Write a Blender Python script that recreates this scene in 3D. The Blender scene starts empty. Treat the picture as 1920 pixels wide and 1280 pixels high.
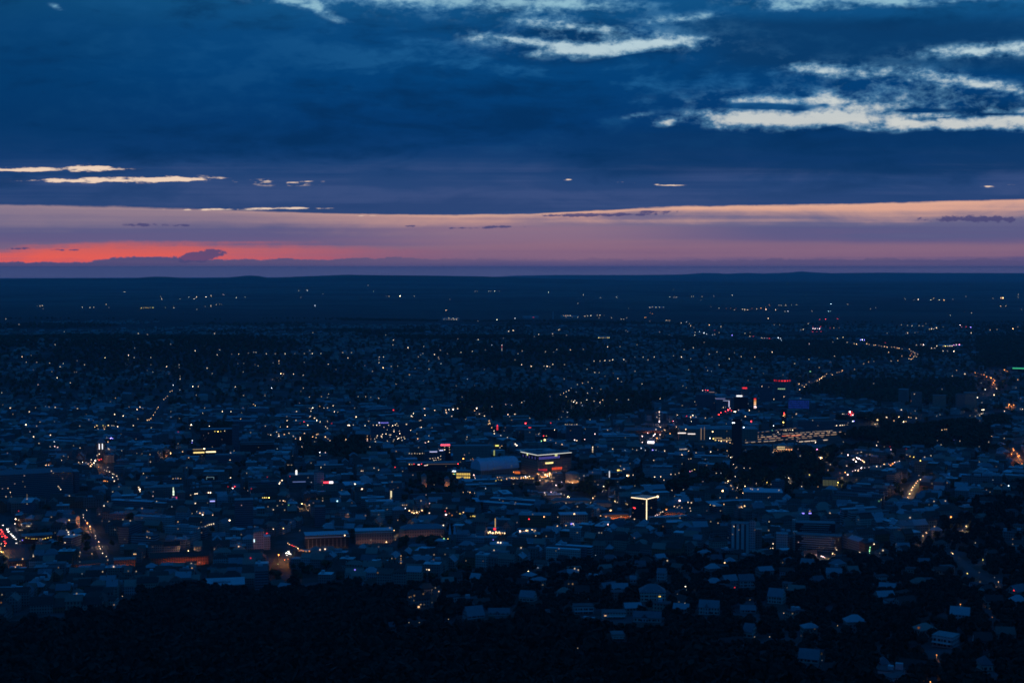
import bpy, math, random
import numpy as np
from mathutils import Vector, Matrix
from mathutils.bvhtree import BVHTree

random.seed(7)
RNG = np.random.default_rng(7)
SC = bpy.context.scene
COL = SC.collection

# ------------------------------------------------------------------ camera
CAM_Z = 380.0
FPX = 2667.0                       # focal length in photograph pixels (1920 wide)
PITCH = math.radians(3.0)
cam_d = bpy.data.cameras.new('camera')
cam = bpy.data.objects.new('camera', cam_d)
COL.objects.link(cam)
cam.location = (0, 0, CAM_Z)
cam.rotation_euler = (math.pi / 2 - PITCH, 0, 0)
cam_d.sensor_width = 36.0
cam_d.lens = 36.0 * FPX / 1920.0
cam_d.clip_start = 1.0
cam_d.clip_end = 200000.0
SC.camera = cam
SC.view_settings.view_transform = 'Standard'
SC.view_settings.look = 'None'
SC.view_settings.exposure = 0.0
SC.view_settings.gamma = 1.0
SC.cycles.use_denoising = True
SC.cycles.max_bounces = 5
SC.cycles.diffuse_bounces = 2
SC.cycles.glossy_bounces = 2
SC.cycles.volume_bounces = 1
SC.cycles.sample_clamp_indirect = 1.0
SC.cycles.filter_width = 1.7
SC.cycles.caustics_reflective = False
SC.cycles.caustics_refractive = False


def lin(c):
    """sRGB 0-255 to linear."""
    o = []
    for x in c[:3]:
        x = x / 255.0
        o.append(x / 12.92 if x <= 0.04045 else ((x + 0.055) / 1.055) ** 2.4)
    return tuple(o)


# ------------------------------------------------------------------ node maths
class E:
    nt = None

    def __init__(self, s):
        self.s = s

    def __add__(a, b): return M('ADD', a, b)
    def __radd__(a, b): return M('ADD', b, a)
    def __sub__(a, b): return M('SUBTRACT', a, b)
    def __rsub__(a, b): return M('SUBTRACT', b, a)
    def __mul__(a, b): return M('MULTIPLY', a, b)
    def __rmul__(a, b): return M('MULTIPLY', b, a)
    def __truediv__(a, b): return M('DIVIDE', a, b)
    def __rtruediv__(a, b): return M('DIVIDE', b, a)


def put(sock, v):
    if isinstance(v, E):
        E.nt.links.new(v.s, sock)
    elif isinstance(v, (int, float)):
        sock.default_value = float(v)
    else:
        v = tuple(v)
        sock.default_value = v if len(v) == len(sock.default_value) else v + (1.0,)


def M(op, *a, clamp=False):
    n = E.nt.nodes.new('ShaderNodeMath')
    n.operation = op
    n.use_clamp = clamp
    for i, v in enumerate(a):
        put(n.inputs[i], v)
    return E(n.outputs[0])


def mx(a, b): return M('MAXIMUM', a, b)
def mn(a, b): return M('MINIMUM', a, b)


def ss(x, lo, hi, a=0.0, b=1.0):
    """smooth step of x from lo to hi (lo > hi allowed)."""
    if not isinstance(lo, E) and not isinstance(hi, E) and lo > hi:
        lo, hi, a, b = hi, lo, b, a
    n = E.nt.nodes.new('ShaderNodeMapRange')
    n.interpolation_type = 'SMOOTHSTEP'
    for i, v in enumerate((x, lo, hi, a, b)):
        put(n.inputs[i], v)
    return E(n.outputs[0])


def xyz(x, y, z=0.0):
    n = E.nt.nodes.new('ShaderNodeCombineXYZ')
    for i, v in enumerate((x, y, z)):
        put(n.inputs[i], v)
    return E(n.outputs[0])


def sep(v):
    n = E.nt.nodes.new('ShaderNodeSeparateXYZ')
    put(n.inputs[0], v)
    return [E(o) for o in n.outputs]


def noise(vec, scale=1.0, detail=6.0, rough=0.55, dist=0.0, lac=2.0):
    n = E.nt.nodes.new('ShaderNodeTexNoise')
    put(n.inputs['Vector'], vec)
    put(n.inputs['Scale'], scale)
    put(n.inputs['Detail'], detail)
    put(n.inputs['Roughness'], rough)
    put(n.inputs['Lacunarity'], lac)
    put(n.inputs['Distortion'], dist)
    return E(n.outputs[0])


def mixc(f, a, b):
    n = E.nt.nodes.new('ShaderNodeMix')
    n.data_type = 'RGBA'
    put(n.inputs[0], f)
    put(n.inputs[6], a)
    put(n.inputs[7], b)
    return E(n.outputs[2])


def ramp(x, stops):
    """colour ramp through (position, linear colour); position 0..1."""
    n = E.nt.nodes.new('ShaderNodeValToRGB')
    put(n.inputs[0], x)
    r = n.color_ramp
    while len(r.elements) > 1:
        r.elements.remove(r.elements[-1])
    for i, (p, c) in enumerate(stops):
        e = r.elements[0] if i == 0 else r.elements.new(p)
        e.position = p
        e.color = tuple(c) + (1.0,)
    return E(n.outputs[0])


def curve(x, pts, x0, x1, y0, y1):
    """piecewise linear curve through pts."""
    n = ramp((x - x0) * (1.0 / (x1 - x0)),
             [((px - x0) / (x1 - x0), ((py - y0) / (y1 - y0),) * 3) for px, py in pts])
    return n * (y1 - y0) + y0


def spots(vec, lst):
    """sum of soft elliptical spots; entries (u, v, half width, half height, gain, tilt)."""
    tot = None
    for e in lst:
        gu, gv, ru, rv, g = e[:5]
        t = e[5] if len(e) > 5 else 0.0
        ru *= 2.2
        rv *= 2.2
        if abs(t) > 0.015:
            n = E.nt.nodes.new('ShaderNodeMapping')
            n.vector_type = 'TEXTURE'
            put(n.inputs[0], vec)
            n.inputs[1].default_value = (gu, gv, 0)
            n.inputs[2].default_value = (0, 0, math.atan(t))
            n.inputs[3].default_value = (ru, rv, 1)
        else:
            n = E.nt.nodes.new('ShaderNodeVectorMath')
            n.operation = 'MULTIPLY_ADD'
            put(n.inputs[0], vec)
            n.inputs[1].default_value = (1 / ru, 1 / rv, 1)
            n.inputs[2].default_value = (-gu / ru, -gv / rv, 0)
        h = E.nt.nodes.new('ShaderNodeTexGradient')
        h.gradient_type = 'QUADRATIC_SPHERE'
        E.nt.links.new(n.outputs[0], h.inputs[0])
        f = E(h.outputs[1])
        tot = f * g if tot is None else M('MULTIPLY_ADD', f, g, tot)
    return tot


# ------------------------------------------------------------------ sky
world = bpy.data.worlds.new('World')
SC.world = world
world.use_nodes = True
E.nt = world.node_tree
E.nt.nodes.clear()


def build_sky():
    nt = E.nt
    tc = nt.nodes.new('ShaderNodeTexCoord')
    x, y, z = sep(E(tc.outputs['Generated']))
    yy = mx(y, 0.3)
    tx, tz = x / yy, z / yy
    # azimuth and elevation measured in small units: u to the right, v downwards
    v = 500.0 - tz * 2694.0
    u = 960.0 + tx * 2683.0
    nA = noise(xyz(u / 620.0, v / 150.0, 3.1), 1, 3, 0.55, 0.3)
    nB = noise(xyz(u / 210.0, v / 55.0, 7.7), 1, 5, 0.58, 0.4)
    nC = noise(xyz(u / 52.0, v / 27.0, 1.3), 1, 5, 0.62, 0.25)
    nF = noise(xyz(u / 900.0, v / 16.0, 5.5), 1, 3, 0.5)          # long thin streaks
    nD = (noise(xyz(u / 17.0, v / 11.0, 4.4), 1, 3, 0.6) - 0.5) * 2.0
    a, b, c, f = (nA - 0.5) * 1.9, (nB - 0.5) * 1.9, (nC - 0.5) * 2.0, (nF - 0.5) * 1.9
    wv = v + a * 70.0 + b * 24.0 + f * 8.0
    S = lambda r, g, bb: lin((r, g, bb))
    base = ramp(wv * (1 / 520.0), [
        (0.00, S(17, 83, 134)), (0.10, S(8, 71, 125)), (0.28, S(2, 63, 118)),
        (0.42, S(3, 56, 110)), (0.52, S(9, 57, 110)), (0.60, S(26, 64, 115)),
        (0.67, S(38, 69, 119)), (0.76, S(43, 69, 118))])
    # upper left is a thicker, darker deck
    dk = ss(u + a * 500.0, 620.0, -150.0) * ss(v, 330.0, 230.0)
    base = mixc(dk * 0.55, base, S(2, 50, 94))
    # pale blue mottling, strongest right of centre and high up
    mot = ss(b * 0.9 + a * 0.9 + c * 0.45, -0.06, 0.40) * ss(v, 330.0, 120.0)
    mot = mot * curve(u, [(0, .08), (500, .25), (850, .8), (1200, .95), (1920, .85)], 0, 1920, 0, 1)
    base = mixc(mot * 0.58, base, S(38, 110, 164))
    dkn = ss(b * 0.7 + a * 0.9 - c * 0.2, 0.0, -0.40) * ss(v, 400.0, 300.0)
    base = mixc(dkn * 0.7, base, S(2, 44, 88))
    # dark shelf of cloud right of centre under the long opening
    sh = ss(v + b * 40.0, 228.0, 262.0) * ss(v + a * 20.0, 338.0, 318.0) * ss(u, 900.0, 1300.0)
    base = mixc(sh * 0.6, base, S(7, 50, 96))
    sh2 = ss(v + b * 30.0, 20.0, 50.0) * ss(v + b * 36.0, 150.0, 110.0) * ss(u + a * 300.0, 1180.0, 1420.0)
    base = mixc(sh2 * 0.7, base, S(9, 54, 98))

    stk = ss(v + a * 20.0, 270.0, 345.0) * ss(f * 0.5 + b * 0.7 + a * 0.4, -0.10, 0.34)
    base = mixc(stk * 0.36, base, S(72, 90, 138))
    stk2 = ss(v + a * 20.0, 230.0, 300.0) * ss(f * 0.5 - b * 0.7 + a * 0.3, 0.0, -0.34)
    base = mixc(stk2 * 0.45, base, S(14, 56, 108))
    # bright gaps: (u, v, half width, half height, gain, tilt)
    gaps = [
        (1145, 89, 112, 14, 1.75, -.03), (1000, 80, 90, 10, .75, .05), (1085, 99, 56, 10, 1.05, 0), (1235, 81, 60, 7, .9, -.06),
        (1390, 222, 76, 15, 1.6, .02), (1480, 225, 92, 16, 1.75, 0), (1590, 217, 66, 17, 1.3, 0), (1690, 231, 90, 12, 1.4, .02),
        (1800, 234, 100, 12, 1.45, 0), (1915, 227, 90, 14, 1.4, 0), (1455, 189, 110, 6, .34, 0), (1560, 187, 36, 11, .62, 0), (1625, 199, 56, 11, .6, 0),
        (1250, 228, 26, 8, 1.25, -.1), (1195, 216, 24, 4, .7, -.15),
        (1640, 138, 130, 10, .66, .10), (1540, 134, 42, 7, .72, .1), (1780, 150, 110, 12, .72, .14), (1890, 168, 60, 8, .72, .14),
        (1850, 93, 120, 10, .62, -.06), (1900, 90, 60, 9, .72, -.06),
        (1560, 0, 160, 13, 1.1, 0), (1660, 4, 90, 10, 1.0, 0), (1500, 14, 60, 9, .9, 0), (1830, 0, 60, 5, .8, 0),
        (780, 1, 280, 11, .9, .02), (545, 2, 50, 8, .8, .2), (600, 18, 22, 9, .66, .5), (1000, 5, 130, 12, .95, .04), (1060, 48, 60, 12, .66, .1),
        (1500, 192, 300, 34, .40, 0), (1120, 70, 300, 44, .40, 0), (1700, 150, 260, 30, .36, .1), (850, 10, 330, 26, .36, 0), (1850, 96, 170, 22, .36, 0), (1750, 214, 240, 26, .36, 0),
        (1425, 200, 66, 6.5, -1.1, 0), (1545, 196, 26, 9, -.8, 0), (1585, 208, 22, 10, -.9, .2), (1500, 206, 40, 6, -.7, 0), (1715, 207, 60, 4, -.8, 0),
        (1765, 221, 60, 3.6, -.8, -.05), (1650, 232, 34, 5, -.8, 0), (1870, 214, 60, 3, -.7, 0), (1440, 238, 30, 7, -.6, 0), (1560, 240, 26, 9, -.9, 0),
        (1740, 248, 34, 8, -.8, 0), (1840, 246, 40, 7, -.7, 0), (1090, 104, 24, 7, -.7, 0), (1000, 92, 40, 6, -.6, 0), (1200, 104, 60, 8, -.8, -.1),
        (950, 72, 70, 7, .85, .12), (1110, 55, 90, 8, .55, .1), (110, 14, 16, 6, .6, .4), (640, 40, 20, 6, .6, .3), (1280, 34, 60, 7, .6, -.1),
    ]
    uv = xyz(u, v, 0.0)
    tot = spots(uv, gaps)
    rag = tot + a * 0.4 + b * 1.25 + c * 1.5 + nD * 0.7
    soft = ss(rag, -0.12, 0.95)
    hard = ss(rag, 0.50, 1.55) * ss(tot, 0.18, 0.45)
    soft = soft * ss(tot, 0.06, 0.4)
    base = mixc(soft * 0.66, base, S(88, 144, 182))
    clear = mixc(ss(v, 60.0, 240.0), S(190, 214, 222), S(206, 209, 206))
    clear = mixc(ss(v, 55.0, 15.0), clear, S(146, 190, 208))
    base = mixc(hard * (0.90 + b * 0.25), base, clear)

    # small sunlit streaks, cream
    st = [(90, 316, 130, 4.5, 1.2, 0), (40, 318, 60, 3, 1.1, 0), (175, 313, 36, 6, 1.0, .03), (240, 337, 170, 5.0, 1.3, .0), (330, 333, 60, 4.5, 1.1, -.02),
          (130, 338, 50, 3, .9, 0), (545, 342, 80, 8, .6, -.03), (1068, 336, 12, 2, .85, 0), (1200, 343, 70, 2.5, .5, .06), (1270, 346, 30, 2, .42, 0), (1850, 349, 18, 2.5, .6, 0),
          (1905, 346, 22, 3, .65, 0), (545, 390, 80, 2.2, 1.1, .01), (385, 392, 100, 2.2, .75, .0), (700, 404, 60, 2, .5, 0)]
    tot2 = spots(uv, st)
    nS = (noise(xyz(u / 42.0, v / 5.0, 9.2), 1, 4, 0.62) - 0.5) * 2.0
    rg2 = tot2 + nS * 1.5 + c * 0.5 + nD * 0.5

    # ---- the bright band low down, under the straight edge of the deck
    edge = curve(u, [(0, 384), (300, 389), (600, 398), (850, 403), (1000, 401), (1130, 393), (1260, 386),
                     (1600, 381), (1750, 377), (1920, 371)], 0, 1920, 360, 410)
    ev = v - edge + f * 9.0 + c * 3.0
    below = ss(ev, -1.5, 3.5)
    pea = curve(u, [(0, .16), (350, .22), (700, .5), (950, .85), (1250, 1), (1920, .92)], 0, 1920, 0, 1)
    thick = curve(u, [(0, 60), (600, 45), (1000, 32), (1300, 38), (1920, 46)], 0, 1920, 0, 100)
    pf = pea * ss(ev + f * 16.0 + b * 26.0 + a * 14.0, thick, 0.0)
    low = ramp((v + f * 26.0 + b * 10.0) * (1 / 520.0), [
        (0.73, S(118, 114, 142)), (0.79, S(102, 101, 137)), (0.835, S(91, 91, 133)),
        (0.865, S(101, 91, 132)), (0.895, S(118, 98, 130)), (0.925, S(108, 91, 128)), (0.95, S(86, 80, 126)), (0.962, S(84, 82, 128)), (0.975, S(93, 92, 134)), (0.99, S(100, 100, 140))])
    low = mixc(pf * 0.95, low, S(228, 170, 146))
    # warm veil in the middle
    wm = ss(u, 500.0, 900.0) * ss(u, 1500.0, 1050.0) * ss(v + f * 20.0, 396.0, 430.0) * ss(v, 480.0, 430.0)
    low = mixc(wm * 0.35, low, S(190, 140, 140))
    # the rose band to the right, the red one to the left
    rose = ss(v + f * 10.0 + a * 8.0, 448.0, 466.0) * ss(v + f * 8.0 + b * 5.0, 488.0, 480.0) * ss(u, 600.0, 950.0)
    low = mixc(rose * 0.34, low, S(158, 110, 126))
    rtop = curve(u, [(0, 468), (60, 461), (300, 453), (600, 458), (760, 464), (1000, 470), (1920, 474)], 0, 1920, 440, 500)
    rbot = curve(u, [(0, 492), (165, 490), (190, 483), (320, 479), (345, 487), (430, 488), (520, 486), (700, 484), (1000, 486), (1920, 486)], 0, 1920, 440, 500)
    top_e = v - rtop + nD * 3.0 + f * 14.0 + c * 6.0 + b * 6.0
    bot_e = rbot - v + b * 6.0 + c * 7.0 + nD * 5.0
    red = ss(top_e, -6.0, 10.0) * ss(bot_e, -1.2, 1.5)
    red = red * curve(u, [(0, .95), (360, .88), (470, .68), (580, .45), (680, .26), (780, .1), (900, 0), (1920, 0)], 0, 1920, 0, 1)
    red = red * (0.72 + 0.28 * ss(f + b * 0.6, -0.3, 0.15))
    low = mixc(red, low, mixc(ss(v, 455.0, 490.0), S(206, 96, 94), S(238, 95, 80)))
    # bank of low cloud under the red band
    bank = ss(bot_e, 2.0, -2.0)
    low = mixc(bank * ss(u, 1500.0, 300.0) * 0.75, low, mixc(ss(v, 496.0, 505.0), S(80, 76, 118), S(96, 97, 138)))
    low = mixc(bank * ss(u, 900.0, 1500.0) * 0.6, low, mixc(ss(v, 496.0, 506.0), S(82, 77, 118), S(110, 98, 136)))
    # small dark clouds in front of the band
    dk2 = [(362, 478, 20, 10, 1.3), (398, 471, 17, 9, 1.3), (380, 480, 34, 7, 1.0), (350, 486, 22, 6, .9), (268, 421, 44, 4, .55), (345, 422, 24, 3, .4), (768, 423, 15, 2.6, .95),
           (950, 424, 44, 2.2, .8), (870, 427, 60, 2.0, .6), (1850, 410, 130, 6.5, 1.0), (1150, 401, 110, 3.0, .9), (1235, 396, 40, 2.2, .8), (1060, 404, 90, 2.5, .6), (22, 466, 30, 3.4, .8), (118, 468, 34, 2.6, .55)]
    tot3 = spots(uv, dk2)
    d3 = ss(tot3 + c * 0.7 + nD * 0.9, 0.30, 0.60) * ss(tot3, 0.1, 0.3)
    low = mixc(d3 * 0.9, low, S(74, 72, 118))
    sky = mixc(below, base, low)
    sky = mixc(ss(rg2, 0.42, 1.0) * ss(tot2, 0.15, 0.4), sky, S(236, 208, 186))
    # thin glow along the edge of the deck
    gl = ss(ev, -2.0, 1.5) * ss(ev, 7.0, 1.5) * curve(u, [(0, .1), (600, .3), (900, .7), (1300, .8), (1920, .3)], 0, 1920, 0, 1)
    sky = mixc(gl * 0.5, sky, S(240, 190, 160))

    # Nishita dusk sky behind it all, very weak, fills the upper dome
    ns = nt.nodes.new('ShaderNodeTexSky')
    ns.sky_type = 'NISHITA'
    ns.sun_disc = False
    ns.sun_elevation = math.radians(-2.0)
    ns.sun_rotation = math.radians(-18.0)
    # above the frame: closed deck; below the horizon: dark land
    over = ss(tz, 0.19, 0.5)
    sky = mixc(over, sky, mixc(ss(a + b * 0.5, -0.1, 0.2), S(2, 70, 140), S(22, 100, 172)))
    sky = mixc(ss(tz, -0.012, -0.03), sky, S(3, 36, 78))
    bg = nt.nodes.new('ShaderNodeBackground')
    put(bg.inputs[0], sky)
    put(bg.inputs[1], 1.0)
    bg2 = nt.nodes.new('ShaderNodeBackground')
    nt.links.new(ns.outputs[0], bg2.inputs[0])
    put(bg2.inputs[1], 0.001)
    ad = nt.nodes.new('ShaderNodeAddShader')
    nt.links.new(bg.outputs[0], ad.inputs[0])
    nt.links.new(bg2.outputs[0], ad.inputs[1])
    out = nt.nodes.new('ShaderNodeOutputWorld')
    nt.links.new(ad.outputs[0], out.inputs[0])


build_sky()

# ------------------------------------------------------------------ geometry of the view
CP, SP = math.cos(PITCH), math.sin(PITCH)


def ray(u, v):
    """unit direction through photograph point (u, v), arrays allowed."""
    x = (np.asarray(u, float) - 960.0) / FPX
    y = (640.0 - np.asarray(v, float)) / FPX
    d = np.stack([x + 0 * y, CP + y * SP + 0 * x, -SP + y * CP + 0 * x], -1)
    return d / np.linalg.norm(d, axis=-1, keepdims=True)


def project(p):
    """world points (n,3) to photograph u, v and depth."""
    p = np.asarray(p, float)
    x, y, z = p[..., 0], p[..., 1], p[..., 2] - CAM_Z
    dep = y * CP - z * SP
    up = y * SP + z * CP
    dep = np.maximum(dep, 1.0)
    return 960.0 + FPX * x / dep, 640.0 - FPX * up / dep, dep


# ------------------------------------------------------------------ value noise
def _hash(ix, iy, s):
    h = (ix.astype(np.int64) * 374761393 + iy.astype(np.int64) * 668265263 + s * 974634777) & 0x7fffffff
    h = ((h ^ (h >> 13)) * 1274126177) & 0x7fffffff
    return ((h ^ (h >> 16)) & 0xffff) / 65535.0


def vnoise(x, y, s=0):
    x = np.asarray(x, float)
    y = np.asarray(y, float)
    ix, iy = np.floor(x), np.floor(y)
    fx, fy = x - ix, y - iy
    fx = fx * fx * (3 - 2 * fx)
    fy = fy * fy * (3 - 2 * fy)
    a, b = _hash(ix, iy, s), _hash(ix + 1, iy, s)
    c, d = _hash(ix, iy + 1, s), _hash(ix + 1, iy + 1, s)
    return (a + (b - a) * fx) * (1 - fy) + (c + (d - c) * fx) * fy


def fbm(x, y, s=0, o=4):
    t, amp, n = 0.0, 0.5, 0.0
    for i in range(o):
        t = t + amp * vnoise(x * 2 ** i, y * 2 ** i, s + i)
        n += amp
        amp *= 0.5
    return t / n


# ------------------------------------------------------------------ the lie of the land
T_D = np.array([0, 500, 900, 1300, 1750, 2600, 3500, 4300, 4800, 5300, 6000, 7500, 11000, 18000, 24000, 33000, 60000, 90000], float)
T_U = np.array([0, 480, 960, 1440, 1920], float)
T_H = np.array([
    [230, 170, 120, 50, 4, 0, 12, 62, 112, 124, 100, 72, 76, 84, 92, 70, 20, 0],
    [230, 170, 116, 46, 1, 0, 10, 58, 106, 124, 100, 75, 78, 90, 95, 70, 20, 0],
    [230, 170, 118, 60, 9, 0, 8, 45, 85, 106, 88, 70, 78, 88, 92, 70, 20, 0],
    [230, 172, 122, 76, 24, 0, 0, 10, 26, 36, 36, 40, 58, 76, 84, 70, 20, 0],
    [230, 175, 128, 92, 52, 26, 12, 12, 26, 40, 36, 40, 58, 76, 84, 70, 20, 0]], float)
RIDGE1 = [(0, 523), (180, 522), (240, 522), (290, 518.5), (315, 519), (360, 522), (430, 520), (465, 516.5), (485, 517), (503, 521), (560, 518.5), (600, 517),
          (650, 515), (720, 516), (800, 516.5), (900, 518), (960, 520), (1040, 523), (1200, 526), (1400, 529), (1920, 531)]
RIDGE2 = [(0, 530), (900, 522), (960, 517), (1040, 515.5), (1200, 515.5), (1280, 514.5), (1320, 511.5), (1345, 512), (1360, 513.2), (1400, 511.5), (1430, 512.5), (1480, 511),
          (1500, 508.5), (1525, 510.5), (1560, 512), (1650, 511), (1750, 511.5), (1920, 512)]
D1, D2 = 25000.0, 44000.0


_RC = {}


def _ridge(tab, dist, u):
    if dist in _RC:
        return np.interp(u, *_RC[dist])
    us = np.array([t[0] for t in tab], float)
    r = ray(us, np.array([t[1] for t in tab], float))
    hz = CAM_Z + r[:, 2] / np.hypot(r[:, 0], r[:, 1]) * dist
    _RC[dist] = (us, hz)
    return np.interp(u, us, hz)


def height(x, y):
    x = np.asarray(x, float)
    y = np.asarray(y, float)
    d = np.hypot(x, y)
    u = 960.0 + FPX * x / np.maximum(y, 0.3 * d + 1e-6)
    cols = np.stack([np.interp(d, T_D, T_H[i]) for i in range(5)], 0)
    t = np.clip((u - T_U[0]) / 480.0, 0, 3.9999)
    i = t.astype(int)
    f = t - i
    f = f * f * (3 - 2 * f)
    h = np.take_along_axis(cols, i[None], 0)[0] * (1 - f) + np.take_along_axis(cols, i[None] + 1, 0)[0] * f
    near = np.clip((1900 - d) / 600.0, 0, 1)
    slope = np.clip((d - 3300) / 900.0, 0, 1) * np.clip((6500 - d) / 800.0, 0, 1)
    far = np.clip((d - 6200) / 1500.0, 0, 1) * np.clip((30000 - d) / 6000.0, 0, 1)
    h = h + near * (fbm(x / 260, y / 260, 3) - .5) * 26 + slope * (fbm(x / 420, y / 420, 5) - .5) * 34
    h = h + far * (fbm(x / 5200, y / 2600, 9, 5) - .5) * 110
    un = 960.0 + FPX * x / np.maximum(y, 0.3 * d + 1e-6)
    b1 = np.exp(-((d - D1) / 2600.0) ** 2)
    b2 = np.exp(-((d - D2) / 3500.0) ** 2)
    h = h * (1 - b1) + b1 * _ridge(RIDGE1, D1, un)
    h = h * (1 - b2) + b2 * (_ridge(RIDGE2, D2, un))
    return h


def ground_hit(u, v, lift=0.0, n=1400):
    """points where rays through (u, v) meet the terrain (raised by lift), nan if none."""
    r = ray(u, v).reshape(-1, 3)
    hor = np.hypot(r[:, 0], r[:, 1])
    ts = np.geomspace(350, 55000, n)
    out = np.full((len(r), 3), np.nan)
    for c in range(0, len(r), 150):
        k = ts[None, :] / hor[c:c + 150, None]
        X, Y = r[c:c + 150, 0, None] * k, r[c:c + 150, 1, None] * k
        g = r[c:c + 150, 2, None] * k + CAM_Z - height(X, Y) - lift
        below = g < 0
        j = below.argmax(1)
        ok = below.any(1) & (j > 0)
        i = np.nonzero(ok)[0]
        j = j[ok]
        g0, g1 = g[i, j - 1], g[i, j]
        f = g0 / (g0 - g1)
        kk = k[i, j - 1] + (k[i, j] - k[i, j - 1]) * f
        out[c + i] = r[c + i] * kk[:, None] + np.array([0, 0, CAM_Z])
    return out


def at(u, v, lift=0.0):
    """point on the ground seen at (u, v)."""
    p = ground_hit([u], [v], lift)[0]
    return Vector((p[0], p[1], float(height(p[0], p[1]))))


def hgt(x, y):
    return float(height(np.array([x]), np.array([y]))[0])


# ------------------------------------------------------------------ materials
def new_mat(name):
    m = bpy.data.materials.new(name)
    m.use_nodes = True
    nt = m.node_tree
    E.nt = nt
    bs = nt.nodes['Principled BSDF']
    bs.inputs['Specular IOR Level'].default_value = 0.25
    return m, bs


def objco(kind='Object'):
    n = E.nt.nodes.new('ShaderNodeTexCoord')
    return E(n.outputs[kind])


def vscale(v, s):
    n = E.nt.nodes.new('ShaderNodeVectorMath')
    n.operation = 'MULTIPLY'
    put(n.inputs[0], v)
    n.inputs[1].default_value = s
    return E(n.outputs[0])


MAT = {}
EMIT = {}


def emat(rgb, strength):
    """glowing material (lamps, lit windows, screens), cached by colour and rounded strength."""
    k = round(math.log(max(strength, 0.01)) * 2.5)
    key = (rgb, k)
    if key not in EMIT:
        m = bpy.data.materials.new('lamp_glow')
        m.use_nodes = True
        nt = m.node_tree
        nt.nodes.clear()
        e = nt.nodes.new('ShaderNodeEmission')
        e.inputs[0].default_value = tuple(rgb) + (1,)
        e.inputs[1].default_value = math.exp(k / 2.5)
        o = nt.nodes.new('ShaderNodeOutputMaterial')
        nt.links.new(e.outputs[0], o.inputs[0])
        EMIT[key] = m
    return EMIT[key]


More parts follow.
